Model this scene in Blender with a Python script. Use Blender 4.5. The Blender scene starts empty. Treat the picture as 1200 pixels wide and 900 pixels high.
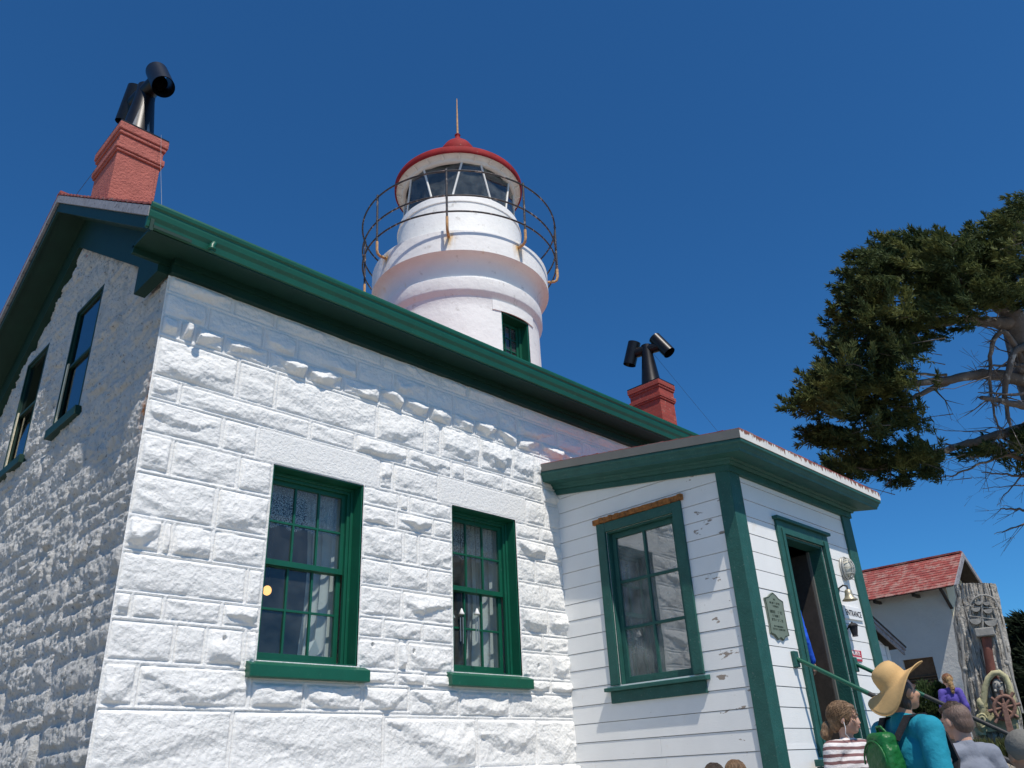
SKY_SAT, SKY_GAMMA, SKY_STR, SUN_E, EXPOSURE = 1.0, 1.0, 0.098, 4.55, 0.0
import bpy, bmesh, math, random
import numpy as np
from mathutils import Vector, Matrix
random.seed(7); RNG = np.random.default_rng(11)
R = math.radians
scene = bpy.context.scene
col = scene.collection

# ------------------------------------------------------------------ camera
CAM = np.array([-2.1699, -6.2, -0.5572])
WX = np.array([[0.70898, 0.28005, 0.64724], [-0.70383, 0.33879, 0.62437], [-0.04442, -0.89821, 0.43731]])
FPX = 945.0
def at(px, py, d):
    """a world point at depth d along the ray through the photograph's pixel (1200 wide)"""
    c = np.array([(px - 600) / FPX * d, (py - 450) / FPX * d, d])
    return Vector((CAM + WX @ c).tolist())
cam = bpy.data.cameras.new('camera'); co = bpy.data.objects.new('camera', cam); col.objects.link(co)
cam.sensor_width = 36; cam.lens = FPX / 1200 * 36; cam.clip_start = .05; cam.clip_end = 3000
m = Matrix(((WX[0, 0], -WX[0, 1], -WX[0, 2]), (WX[1, 0], -WX[1, 1], -WX[1, 2]), (WX[2, 0], -WX[2, 1], -WX[2, 2])))
co.matrix_world = Matrix.Translation(CAM.tolist()) @ m.to_4x4()
scene.camera = co
scene.render.resolution_x, scene.render.resolution_y = 1024, 768

# ------------------------------------------------------------------ light
SUNV = Vector((0.37, 1.0, -1.8)).normalized()          # direction the light travels
w = bpy.data.worlds.new('World'); scene.world = w; w.use_nodes = True
nt = w.node_tree; bg = nt.nodes['Background']
sky = nt.nodes.new('ShaderNodeTexSky'); sky.sky_type = 'NISHITA'; sky.sun_disc = False
to_sun = -SUNV
sky.sun_elevation = math.asin(to_sun.z)
sky.sun_rotation = math.atan2(to_sun.x, to_sun.y)
sky.altitude = 20; sky.air_density = 0.9; sky.dust_density = 0.15; sky.ozone_density = 3.0
tn = nt.nodes.new('ShaderNodeMix'); tn.data_type = 'RGBA'; tn.blend_type = 'MULTIPLY'; tn.inputs[0].default_value = 1; tn.inputs[7].default_value = (.29, .80, 1.20, 1)   # clear deep blue of a dry, clean sea air
nt.links.new(sky.outputs[0], tn.inputs[6]); nt.links.new(tn.outputs[2], bg.inputs[0])
bg.inputs[1].default_value = SKY_STR
sl = bpy.data.lights.new('sun', 'SUN'); sl.energy = SUN_E; sl.angle = R(.53); sl.color = (1, .93, .82)
so = bpy.data.objects.new('sun', sl); col.objects.link(so)
so.rotation_euler = SUNV.to_track_quat('-Z', 'Y').to_euler(); so.location = (-6, -20, 30)
vs = scene.view_settings; vs.view_transform = 'Standard'; vs.look = 'None'; vs.exposure = EXPOSURE; vs.gamma = 1; vs.use_curve_mapping = False
scene.render.engine = 'CYCLES'
scene.cycles.max_bounces = 10; scene.cycles.transparent_max_bounces = 16
scene.cycles.use_denoising = True
scene.cycles.caustics_reflective = False; scene.cycles.caustics_refractive = False

# ------------------------------------------------------------------ materials
def nodes(name):
    mt = bpy.data.materials.new(name); mt.use_nodes = True
    t = mt.node_tree; b = t.nodes['Principled BSDF']
    return mt, t, b
def N(t, kind, **kw):
    n = t.nodes.new('ShaderNode' + kind)
    for k, v in kw.items():
        if k in n.inputs.keys(): n.inputs[k].default_value = v
        else: setattr(n, k, v)
    return n
def ramp(t, src, a, b):
    n = t.nodes.new('ShaderNodeMapRange'); n.inputs[1].default_value = a; n.inputs[2].default_value = b; n.clamp = True
    t.links.new(src, n.inputs[0]); return n.outputs[0]
def mix(t, fac, a, b):
    n = t.nodes.new('ShaderNodeMix'); n.data_type = 'RGBA'
    for s, v in ((0, fac), (6, a), (7, b)):
        if hasattr(v, 'node'): t.links.new(v, n.inputs[s])
        elif s == 0: n.inputs[0].default_value = v
        else: n.inputs[s].default_value = (*v, 1)
    return n.outputs[2]
def math_(t, op, a, b=0.0):
    n = t.nodes.new('ShaderNodeMath'); n.operation = op
    for i, v in enumerate((a, b)):
        if hasattr(v, 'node'): t.links.new(v, n.inputs[i])
        else: n.inputs[i].default_value = v
    return n.outputs[0]
def noise(t, scale, detail=5, vec=None, rough=.6):
    n = N(t, 'TexNoise'); n.inputs['Scale'].default_value = scale; n.inputs['Detail'].default_value = detail
    n.inputs['Roughness'].default_value = rough
    if vec is None:
        g = t.nodes.get('geo') or t.nodes.new('ShaderNodeTexCoord'); g.name = 'geo'; vec = g.outputs['Object']
    t.links.new(vec, n.inputs['Vector']); return n.outputs[0]
def stretched(t, sx, sy, sz):
    g = t.nodes.get('geo') or t.nodes.new('ShaderNodeTexCoord'); g.name = 'geo'
    mp = t.nodes.new('ShaderNodeMapping'); mp.inputs['Scale'].default_value = (sx, sy, sz)
    t.links.new(g.outputs['Object'], mp.inputs[0]); return mp.outputs[0]
def bump(t, b, src, strength, dist):
    n = t.nodes.new('ShaderNodeBump'); n.inputs['Strength'].default_value = strength; n.inputs['Distance'].default_value = dist
    t.links.new(src, n.inputs['Height']); 
    if b.inputs['Normal'].is_linked: t.links.new(b.inputs['Normal'].links[0].from_socket, n.inputs['Normal'])
    t.links.new(n.outputs[0], b.inputs['Normal'])
def mat(name, c, rough=.7, var=.1, vs=5, bmp=.3, bs=90, bd=.003, metal=0, spots=(), spec=.35, vec=None):
    """paint / stone / cloth: colour with slow variation, optional (colour, scale, lo, hi) stain layers, fine bump"""
    mt, t, b = nodes(name)
    n1 = noise(t, vs)
    out = mix(t, ramp(t, n1, .3, .7), tuple(x * (1 - var) for x in c), tuple(min(1, x * (1 + var)) for x in c))
    for s in spots:
        v = stretched(t, *s[4]) if len(s) > 4 else None
        out = mix(t, ramp(t, noise(t, s[1], 6, v), s[2], s[3]), out, s[0])
    t.links.new(out, b.inputs['Base Color'])
    b.inputs['Roughness'].default_value = rough; b.inputs['Metallic'].default_value = metal
    b.inputs['Specular IOR Level'].default_value = spec
    if bmp: bump(t, b, noise(t, bs, 4, stretched(t, *vec) if vec else None), bmp, bd)
    return mt

M = {}
# painted stone of the front: a few yellowish weathering marks
M['stone'] = mat('white_painted_stone', (.80, .795, .78), .8, .03, 3, .95, 42, .011, spots=(((.70, .68, .64), 9, .66, .76), ((.42, .40, .37), 60, .735, .76)))
_t = M['stone'].node_tree; bump(_t, _t.nodes['Principled BSDF'], noise(_t, 130, 5), .6, .004)
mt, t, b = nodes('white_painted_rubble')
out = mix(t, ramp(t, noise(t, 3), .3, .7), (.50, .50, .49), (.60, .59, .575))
out = mix(t, ramp(t, noise(t, 30, 9, None, .7), .56, .66), out, (.17, .165, .155))          # open pores in the worn paint
sep = N(t, 'SeparateXYZ'); tc = t.nodes.get('geo'); t.links.new(tc.outputs['Object'], sep.inputs[0])
zc = ramp(t, math_(t, 'ABSOLUTE', math_(t, 'SUBTRACT', sep.outputs[2], 4.05)), .42, .0)
yc = math_(t, 'MULTIPLY', ramp(t, sep.outputs[1], .20, .0), 2.2)
rust = ramp(t, math_(t, 'MULTIPLY', math_(t, 'MULTIPLY', zc, yc), ramp(t, noise(t, 22, 6), .40, .6)), 0, 1)
out = mix(t, rust, out, (.35, .13, .03))
t.links.new(out, b.inputs['Base Color']); b.inputs['Roughness'].default_value = .85
bump(t, b, noise(t, 30, 8, None, .7), 1.0, .028); M['rubble'] = mt
GR = (.004, .088, .05)
M['green'] = mat('glossy_green_paint', GR, .42, .12, 4, .25, 60, .002, spots=(((.03, .13, .085), 26, .62, .74), ((.22, .24, .21), 34, .745, .76)), spec=.5)
M['shaded_green'] = mat('green_paint_darkened_for_shade', (.004, .032, .022), .55, .15, 4, .25, 40, .003)  # house green, darkened to paint in the shade under the eaves
M['porch_green'] = mat('blue_green_porch_paint', (.018, .092, .078), .6, .15, 7, .9, 55, .005, spots=(((.11, .16, .14), 48, .63, .70), ((.30, .30, .27), 22, .73, .75)))
M['siding'] = mat('white_clapboard_paint', (.78, .78, .77), .6, .03, 3, .35, 60, .003, vec=(.4, .4, 3), spots=(((.70, .66, .58), 4, .66, .78), ((.36, .32, .28), 24, .72, .74, (.6, .6, 2.2))))
# paint peeled off the boards between the side window and the corner post
mt = M['siding']; t = mt.node_tree; b = t.nodes['Principled BSDF']; s_ = N(t, 'SeparateXYZ'); t.links.new(t.nodes['geo'].outputs['Object'], s_.inputs[0])
zone = math_(t, 'MULTIPLY', ramp(t, s_.outputs[1], .75, .50), ramp(t, s_.outputs[0], .10, .06))
pm = ramp(t, math_(t, 'MULTIPLY', zone, noise(t, 4.6, 7, stretched(t, .9, .9, 2.3))), .612, .624)
src = b.inputs['Base Color'].links[0].from_socket; t.links.new(mix(t, pm, src, (.30, .25, .21)), b.inputs['Base Color'])
M['siding_gap'] = mat('clapboard_gap', (.30, .27, .24), .9)
M['tower'] = mat('tower_white_paint', (.82, .81, .79), .65, .05, 1.8, .5, 9, .018, spots=(((.70, .56, .36), 3.2, .64, .78, (1, 1, .35)), ((.60, .58, .55), 7, .62, .72)))
# rust run-down below each railing hook of the gallery
mt = M['tower']; t = mt.node_tree; b = t.nodes['Principled BSDF']; s_ = N(t, 'SeparateXYZ'); t.links.new(t.nodes['geo'].outputs['Object'], s_.inputs[0]); acc = None
for k in range(8):
    a_ = R(-138.5 + 44.9 * k); ca_, sa_ = math.cos(a_), math.sin(a_)
    side_ = math_(t, 'ABSOLUTE', math_(t, 'SUBTRACT', math_(t, 'MULTIPLY', s_.outputs[0], -sa_), math_(t, 'MULTIPLY', s_.outputs[1], -ca_)))
    fw = math_(t, 'ADD', math_(t, 'MULTIPLY', s_.outputs[0], ca_), math_(t, 'MULTIPLY', s_.outputs[1], sa_))
    v_ = math_(t, 'MULTIPLY', ramp(t, side_, .15, .02), ramp(t, fw, 1.4, 1.5)); acc = v_ if acc is None else math_(t, 'MAXIMUM', acc, v_)
zz = math_(t, 'MULTIPLY', ramp(t, s_.outputs[2], 3.78, 4.06), ramp(t, s_.outputs[2], 4.22, 4.12))
rm = ramp(t, math_(t, 'MULTIPLY', math_(t, 'MULTIPLY', acc, zz), ramp(t, noise(t, 9, 5, stretched(t, 1.5, 1.5, .4)), .30, .62)), .05, .9)
src = b.inputs['Base Color'].links[0].from_socket; t.links.new(mix(t, rm, src, (.60, .38, .13)), b.inputs['Base Color'])
M['rust_paint'] = mat('rusty_streaked_paint', (.80, .80, .78), .6, .04, 3, .2, spots=(((.62, .36, .12), 5, .45, .62, (1, 1, .25)),))
M['red_trim'] = mat('red_roof_paint', (.26, .016, .018), .75, .25, 5, .5, 30, .006, spots=(((.40, .17, .14), 11, .62, .74), ((.12, .03, .025), 7, .62, .72)), spec=.2)
M['brick'] = None
mt, t, b = nodes('red_painted_brick')
g = t.nodes.new('ShaderNodeTexCoord'); s = N(t, 'SeparateXYZ'); t.links.new(g.outputs['Object'], s.inputs[0])
cv = N(t, 'CombineXYZ'); t.links.new(math_(t, 'ADD', s.outputs[0], s.outputs[1]), cv.inputs[0]); t.links.new(s.outputs[2], cv.inputs[1])
bt = N(t, 'TexBrick'); bt.inputs['Scale'].default_value = 1; bt.inputs['Brick Width'].default_value = .21; bt.inputs['Row Height'].default_value = .072
bt.inputs['Mortar Size'].default_value = .007; bt.inputs['Color1'].default_value = (.37, .062, .045, 1); bt.inputs['Color2'].default_value = (.27, .042, .03, 1)
bt.inputs['Mortar'].default_value = (.30, .07, .055, 1); t.links.new(cv.outputs[0], bt.inputs['Vector'])
o = mix(t, ramp(t, noise(t, 9, 6), .60, .74), bt.outputs[0], (.46, .22, .17))
t.links.new(o, b.inputs['Base Color']); b.inputs['Roughness'].default_value = .8
bump(t, b, noise(t, 60, 5), .5, .006); bump(t, b, math_(t, 'SUBTRACT', 1.0, bt.outputs[1]), .8, .006); M['brick'] = mt
M['pink_brick'] = mat('salmon_painted_masonry', (.40, .12, .095), .85, .14, 6, 1.0, 30, .02, spots=(((.24, .07, .06), 24, .60, .72),))
M['black_metal'] = mat('black_stove_metal', (.018, .018, .02), .38, .2, 8, .1, metal=.6, spec=.5)
M['steel'] = mat('worn_steel', (.45, .44, .42), .35, .15, 8, .1, metal=.8)
M['wire'] = mat('pale_wire', (.30, .30, .30), .6, .1)
M['iron'] = mat('dark_iron', (.035, .034, .036), .5, .2, 20, .3)
M['rail_iron'] = mat('weathered_rail_iron', (.045, .042, .045), .55, .3, 9, .3, spots=(((.30, .25, .22), 12, .56, .64), ((.22, .08, .03), 9, .6, .7)))
M['rust'] = mat('rusty_iron', (.52, .30, .14), .8, .3, 25, .6, 60, .005)
M['rust_cap'] = mat('orange_rust', (.33, .13, .035), .9, .4, 18, .8, 50, .008, spots=(((.13, .06, .025), 25, .5, .65),))
M['flashing'] = mat('grey_roof_flashing', (.155, .153, .142), .5, .08, 4, .15)
mt, t, b = nodes('rust_streaked_fascia')
s0 = noise(t, 26, 6, stretched(t, 1, 1, .10)); s1 = noise(t, 5, 3)
g = t.nodes['geo']; sp = N(t, 'SeparateXYZ'); t.links.new(g.outputs['Object'], sp.inputs[0])
hz = ramp(t, sp.outputs[2], 3.865, 3.965)
mk = ramp(t, math_(t, 'ADD', math_(t, 'MULTIPLY', hz, .34), math_(t, 'MULTIPLY', s0, 1.0)), .745, .78)
o = mix(t, ramp(t, s1, .3, .7), (.64, .63, .60), (.74, .72, .67)); o = mix(t, mk, o, (.20, .075, .04))
t.links.new(o, b.inputs['Base Color']); b.inputs['Roughness'].default_value = .6; M['fascia'] = mt
def shingle_mat(name, c, c2, worn, wl, wh):
    mt, t, b = nodes(name)
    v = N(t, 'TexVoronoi'); v.inputs['Scale'].default_value = 6.5
    t.links.new(stretched(t, .8, .8, 1.4), v.inputs['Vector'])
    o = mix(t, ramp(t, v.outputs['Color'], .1, .9), c, c2)
    o = mix(t, ramp(t, noise(t, 5.5, 9, None, .72), wl, wh), o, worn)
    t.links.new(o, b.inputs['Base Color']); b.inputs['Roughness'].default_value = .85
    bump(t, b, noise(t, 60, 5), .6, .006); return mt
M['shingle'] = shingle_mat('faded_red_shingle', (.33, .075, .06), (.23, .045, .04), (.30, .22, .19), .50, .66)
M['shed_shingle'] = shingle_mat('peeling_red_shingle', (.34, .075, .062), (.24, .05, .045), (.37, .22, .19), .47, .62)
M['grey_wood'] = mat('weathered_bargeboard', (.26, .26, .29), .8, .25, 10, .5, 40, .005, spots=(((.08, .07, .08), 20, .55, .68),))
M['stucco'] = mat('white_stucco', (.66, .65, .62), .9, .05, 2, .6, 18, .02)
M['cream'] = mat('cream_stucco', (.66, .60, .44), .9, .05, 2, .6, 18, .02)
M['dark_wood'] = mat('dark_boarding', (.05, .042, .037), .8, .25, 14, .4)
M['brown_wood'] = mat('brown_louvre_wood', (.16, .09, .05), .8, .25, 14, .4)
M['white_wood'] = mat('white_woodwork', (.72, .71, .68), .6, .04)
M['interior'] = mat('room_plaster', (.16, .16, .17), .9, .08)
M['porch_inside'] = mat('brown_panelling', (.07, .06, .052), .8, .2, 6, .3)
M['concrete'] = mat('concrete', (.40, .37, .33), .9, .12, 5, .6)
M['rubblewall'] = mat('dark_field_stone', (.16, .14, .12), .9, .4, 6, 1, 12, .05)
M['driftwood'] = mat('silver_driftwood', (.36, .335, .30), .9, .3, 7, 1, 10, .05, spots=(((.52, .50, .46), 5, .50, .62, (6, 6, .5)), ((.07, .06, .05), 4, .53, .60, (9, 9, .35))))
M['carved'] = mat('grey_carved_wood', (.30, .29, .27), .85, .2, 12, .6, 30, .01)
M['redwood'] = mat('red_brown_post', (.17, .065, .05), .8, .3, 9, .8, 25, .01)
M['oilskin'] = mat('pale_yellow_oilskin', (.46, .43, .26), .8, .2, 8, .6, 25, .012, spots=(((.20, .21, .11), 12, .55, .68),))
M['wheelwood'] = mat('reddish_wheel_wood', (.24, .135, .105), .8, .25, 14, .7, 30, .01)
M['blade_green'] = None
M['bark'] = mat('grey_cypress_bark', (.13, .11, .10), .9, .35, 3, 1, 14, .03, spots=(((.40, .36, .32), 4, .58, .66),))  # bark darkened for shade; the pale blotches are painted-in sunlit patches
def leafmat(name, a, bcol, c3):
    mt, t, b = nodes(name)
    g = t.nodes.new('ShaderNodeNewGeometry')
    o = mix(t, ramp(t, g.outputs['Random Per Island'], 0, 1), a, bcol)
    o = mix(t, ramp(t, noise(t, 1.3, 3), .46, .62), o, c3)
    t.links.new(o, b.inputs['Base Color']); b.inputs['Roughness'].default_value = .75
    b.inputs['Specular IOR Level'].default_value = .2
    tl = N(t, 'BsdfTranslucent'); t.links.new(o, tl.inputs[0]); ms = N(t, 'MixShader'); ms.inputs[0].default_value = .3
    t.links.new(b.outputs[0], ms.inputs[1]); t.links.new(tl.outputs[0], ms.inputs[2]); t.links.new(ms.outputs[0], t.nodes['Material Output'].inputs[0])
    return mt
M['leaf'] = leafmat('cypress_leaf', (.030, .052, .020), (.072, .100, .036), (.14, .16, .052))  # the pale olive paints sunlit pads in among the darker leaves
M['bushleaf'] = leafmat('bush_leaf', (.03, .055, .02), (.06, .10, .035), (.09, .12, .05))
M['darkleaf'] = leafmat('dark_conifer_leaf', (.012, .022, .012), (.025, .04, .02), (.02, .03, .016))
M['grass'] = leafmat('grass_blade', (.06, .09, .03), (.12, .13, .05), (.16, .15, .07))
M['ground'] = mat('gravel_ground', (.36, .32, .26), .95, .25, 1.2, .8, 25, .03)
M['path'] = mat('asphalt_path', (.10, .10, .10), .9, .15, 4, .6, 60, .01)
def glass(name, tint, refl, rough=.0, haze=0):
    mt, t, b = nodes(name); t.nodes.remove(b); o = t.nodes['Material Output']
    f = N(t, 'Fresnel'); gm_ = t.nodes.new('ShaderNodeNewGeometry'); t.links.new(math_(t, 'ADD', refl, math_(t, 'MULTIPLY', gm_.outputs['Backfacing'], 1 / refl - refl)), f.inputs[0])   # same reflection from either face of the pane
    tr = N(t, 'BsdfTransparent'); tr.inputs[0].default_value = (*tint, 1)
    gl = N(t, 'BsdfGlossy'); gl.inputs['Roughness'].default_value = rough
    # old hand-made panes are slightly wavy
    bn = N(t, 'Bump'); bn.inputs['Strength'].default_value = .05; bn.inputs['Distance'].default_value = .02
    t.links.new(noise(t, 3.5, 1), bn.inputs['Height']); t.links.new(bn.outputs[0], gl.inputs['Normal'])
    if haze:
        df = N(t, 'BsdfDiffuse'); df.inputs[0].default_value = (.55, .60, .60, 1); mh = N(t, 'MixShader'); t.links.new(math_(t, 'MULTIPLY', ramp(t, noise(t, 5, 5), .2, .8), haze), mh.inputs[0])
        t.links.new(tr.outputs[0], mh.inputs[1]); t.links.new(df.outputs[0], mh.inputs[2]); tr = mh
    mx = N(t, 'MixShader'); t.links.new(f.outputs[0], mx.inputs[0]); t.links.new(tr.outputs[0], mx.inputs[1]); t.links.new(gl.outputs[0], mx.inputs[2])
    t.links.new(mx.outputs[0], o.inputs[0]); return mt
M['glass'] = glass('window_glass', (.86, .9, .9), 1.5, 0, .06)
M['glass_dark'] = glass('lantern_glass', (.58, .62, .62), 1.6, 0, .16)
M['glass_shiny'] = glass('old_window_glass', (.6, .65, .65), 2.7, .02, .50)
M['glass_sky'] = glass('upper_window_glass', (.4, .45, .5), 3.2)
mt, t, b = nodes('lace'); b.inputs['Base Color'].default_value = (.72, .72, .72, 1); b.inputs['Roughness'].default_value = .9
v = N(t, 'TexVoronoi'); v.inputs['Scale'].default_value = 90; tc = t.nodes.new('ShaderNodeTexCoord'); t.links.new(tc.outputs['Object'], v.inputs['Vector'])
t.links.new(ramp(t, v.outputs[0], .75, .35), b.inputs['Alpha']); M['lace'] = mt
M['curtain'] = mat('white_curtain', (.70, .70, .70), .9, .05)
mt, t, b = nodes('bulb'); b.inputs['Emission Color'].default_value = (1, .50, .16, 1); b.inputs['Emission Strength'].default_value = 2.2; M['bulb'] = mt
M['cardboard'] = mat('cardboard', (.26, .17, .10), .9)
M['paper'] = mat('paper', (.78, .78, .78), .9)
M['bronze'] = mat('dull_brass', (.42, .38, .29), .45, .2, 20, .2, metal=.5)
M['plaque'] = mat('sage_green_plaque', (.17, .21, .165), .6, .1, 9, .3)
M['plaque_text'] = mat('dark_plaque_lettering', (.04, .06, .045), .7, .1)
M['sign_white'] = mat('white_sign_board', (.80, .80, .80), .5, .03)
M['sign_red'] = mat('red_sign', (.50, .025, .045), .5, .06)
M['ink'] = mat('black_lettering', (.02, .02, .025), .6, .05)
M['fixture'] = mat('grey_fixture_metal', (.42, .42, .40), .5, .1, 20, .2, metal=.3)
M['frosted'] = mat('frosted_glass', (.62, .60, .53), .3, .05)
# people
def skinmat(name, c): 
    m_ = mat(name, c, .55, .06, 12, .1, 200, .001); b_ = m_.node_tree.nodes['Principled BSDF']
    b_.inputs['Subsurface Weight'].default_value = .15; b_.inputs['Subsurface Radius'].default_value = (.01, .004, .002); b_.inputs['Subsurface Scale'].default_value = .6
    return m_
M['skin'] = skinmat('fair_skin', (.56, .33, .24)); M['skin_tan'] = skinmat('tanned_skin', (.42, .24, .16))
def hairmat(name, c, c2):
    mt, t, b = nodes(name)
    n1 = noise(t, 55, 4, stretched(t, 1.5, 1.5, .35)); o = mix(t, ramp(t, n1, .35, .65), c, c2)
    t.links.new(o, b.inputs['Base Color']); b.inputs['Roughness'].default_value = .5; bump(t, b, n1, .9, .01); return mt
M['hair_light'] = hairmat('light_brown_hair', (.11, .06, .03), (.26, .16, .085)); M['hair_dark'] = hairmat('dark_brown_hair', (.025, .015, .010), (.06, .035, .022))
M['hair_buzz'] = hairmat('clipped_hair', (.13, .085, .065), (.17, .11, .085)); M['hair_blond'] = hairmat('blond_hair', (.22, .12, .045), (.48, .30, .13))
M['hair_red'] = hairmat('auburn_hair', (.12, .04, .02), (.26, .10, .05))
M['eye'] = mat('eye', (.03, .02, .015), .2, 0, bmp=0); M['lip'] = skinmat('lip', (.42, .17, .14)); M['brow'] = mat('eyebrow', (.10, .06, .035), .8, 0, bmp=0)
def cloth(name, c, bs=14, bd=.03): return mat(name, c, .85, .08, 6, .35, bs, bd)
M['turquoise'] = cloth('turquoise_jersey', (.010, .235, .33)); M['grey_tee'] = cloth('blue_grey_tshirt', (.20, .22, .27)); M['purple'] = cloth('purple_top', (.10, .075, .36))
M['blue_shirt'] = cloth('bright_blue_shirt', (.015, .10, .62)); M['navy'] = cloth('dark_trousers', (.02, .025, .045)); M['khaki'] = cloth('khaki_trousers', (.20, .16, .11))
M['pack'] = cloth('green_pack_nylon', (.010, .12, .028), 9, .06); M['pack_dark'] = cloth('dark_pack_webbing', (.018, .018, .022)); M['pack'].node_tree.nodes['Principled BSDF'].inputs['Roughness'].default_value = .4
M['straw'] = mat('tan_felt_hat', (.55, .355, .155), .85, .08, 14, .5, 120, .003); M['hatband'] = mat('hat_edge', (.05, .03, .02), .8)
M['cap_grey'] = cloth('grey_knit_cap', (.17, .165, .15), 60, .02); M['shoe'] = mat('dark_shoe', (.03, .03, .03), .6); M['white_tee'] = cloth('white_tshirt', (.7, .7, .7)); M['pink'] = cloth('pink_top', (.6, .12, .32))
mt, t, b = nodes('striped_jersey')
tc = N(t, 'TexCoord'); sp = N(t, 'SeparateXYZ'); t.links.new(tc.outputs['Object'], sp.inputs[0])
wv = math_(t, 'FRACT', math_(t, 'MULTIPLY', math_(t, 'ADD', sp.outputs[2], math_(t, 'MULTIPLY', noise(t, 5, 2), .03)), 24.0))
o = mix(t, ramp(t, math_(t, 'ABSOLUTE', math_(t, 'SUBTRACT', wv, .5)), .20, .25), (.20, .10, .10), (.74, .70, .69))
t.links.new(o, b.inputs['Base Color']); b.inputs['Roughness'].default_value = .9; bump(t, b, noise(t, 16, 4), .6, .02); M['stripe'] = mt

# ------------------------------------------------------------------ mesh helpers
ORG = {}
class MB:
    def __init__(s): s.v = []; s.f = []; s.sm = []
    def add(s, vs_, fs, smooth=False):
        o = len(s.v); s.v += [tuple(p) for p in vs_]; s.f += [tuple(i + o for i in f) for f in fs]; s.sm += [smooth] * len(fs); return s
    def box(s, x0, x1, y0, y1, z0, z1):
        x0, x1 = sorted((x0, x1)); y0, y1 = sorted((y0, y1)); z0, z1 = sorted((z0, z1))
        return s.add([(x0, y0, z0), (x1, y0, z0), (x1, y1, z0), (x0, y1, z0), (x0, y0, z1), (x1, y0, z1), (x1, y1, z1), (x0, y1, z1)],
              [(0, 3, 2, 1), (4, 5, 6, 7), (0, 1, 5, 4), (1, 2, 6, 5), (2, 3, 7, 6), (3, 0, 4, 7)])
    def bm(s, m_, u0, u1, v0, v1, w0, w1):
        """box in wall coordinates: u along, v up, w outwards"""
        return s.prism([m_(u0, v0, w0), m_(u1, v0, w0), m_(u1, v1, w0), m_(u0, v1, w0)], Vector(m_(0, 0, w1)) - Vector(m_(0, 0, w0)))
    def prism(s, poly, ext, smooth=False):
        n = len(poly); e = Vector(ext); P = [Vector(p) for p in poly]; Q = [p + e for p in P]
        nrm = Vector((0, 0, 0))
        for i in range(n): nrm += (P[i] - P[0]).cross(P[(i + 1) % n] - P[0])
        a = tuple(range(n)); b_ = tuple(range(n, 2 * n))
        flip = nrm.dot(e) > 0
        fs = [a[::-1] if flip else a, b_ if flip else b_[::-1]]
        for i in range(n):
            j = (i + 1) % n; q = (i, j, n + j, n + i); fs.append(q if flip else q[::-1])
        return s.add(P + Q, fs, smooth)
    def quad(s, *p): return s.add(p, [tuple(range(len(p)))])
    def tube(s, path, rad, n=10, caps=True, smooth=True):
        P = [Vector(p) for p in path]; rad = rad if hasattr(rad, '__len__') else [rad] * len(P)
        o = len(s.v); vs_ = []; ref = None
        for i, p in enumerate(P):
            d = (P[min(i + 1, len(P) - 1)] - P[max(i - 1, 0)]).normalized()
            if ref is None: ref = Vector((0, 0, 1)) if abs(d.z) < .9 else Vector((1, 0, 0))
            a = d.cross(ref).normalized(); b_ = a.cross(d).normalized(); ref = b_
            for k in range(n):
                an = 2 * math.pi * k / n; vs_.append(p + (a * math.cos(an) + b_ * math.sin(an)) * rad[i])
        fs = []
        for i in range(len(P) - 1):
            for k in range(n):
                k2 = (k + 1) % n; fs.append((i * n + k, (i + 1) * n + k, (i + 1) * n + k2, i * n + k2)[::-1])
        s.add(vs_, fs, smooth)
        if caps: s.add(vs_[:n], [tuple(range(n))]); s.add(vs_[-n:], [tuple(range(n))[::-1]])
        return s
    def lathe(s, prof, c, n=96, a0=0, a1=2 * math.pi, smooth=True):
        full = abs(a1 - a0 - 2 * math.pi) < 1e-6; m_ = n if full else n + 1; vs_ = []
        for r, z in prof:
            for k in range(m_):
                a = a0 + (a1 - a0) * k / n; vs_.append((c[0] + r * math.cos(a), c[1] + r * math.sin(a), c[2] + z))
        fs = []
        for i in range(len(prof) - 1):
            for k in range(n):
                k2 = (k + 1) % m_; fs.append((i * m_ + k, i * m_ + k2, (i + 1) * m_ + k2, (i + 1) * m_ + k))
        return s.add(vs_, fs, smooth)
    def ell(s, c, r, rot=None, nu=16, nv=10):
        vs_ = []; c = Vector(c)
        for i in range(nv + 1):
            t_ = math.pi * i / nv
            for k in range(nu):
                a = 2 * math.pi * k / nu; p = Vector((r[0] * math.sin(t_) * math.cos(a), r[1] * math.sin(t_) * math.sin(a), r[2] * math.cos(t_)))
                vs_.append(c + (rot @ p if rot else p))
        fs = [(i * nu + k, (i + 1) * nu + k, (i + 1) * nu + (k + 1) % nu, i * nu + (k + 1) % nu) for i in range(nv) for k in range(nu)]
        return s.add(vs_, fs, True)
    def build(s, name, mt_, parent=None, origin=None, bevel=0, merge=False):
        org = Vector(origin) if origin is not None else (ORG[parent.name] if parent else Vector((0, 0, 0)))
        me = bpy.data.meshes.new(name)
        me.from_pydata([tuple(Vector(p) - org) for p in s.v], [], s.f); me.polygons.foreach_set('use_smooth', s.sm)
        me.materials.append(mt_); me.update()
        if merge:
            bm_ = bmesh.new(); bm_.from_mesh(me); bmesh.ops.remove_doubles(bm_, verts=bm_.verts, dist=1e-5); bm_.to_mesh(me); bm_.free()
        o = bpy.data.objects.new(name, me); col.objects.link(o); ORG[o.name] = org
        if parent: o.parent = parent
        else: o.location = org
        if bevel:
            md = o.modifiers.new('bevel', 'BEVEL'); md.width = bevel; md.segments = 2; md.limit_method = 'ANGLE'; md.angle_limit = R(50)
        return o
def tag(o, label=None, cat=None, group=None, kind=None):
    if label: o['label'] = label
    if cat: o['category'] = cat
    if group: o['group'] = group
    if kind: o['kind'] = kind
    return o
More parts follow.
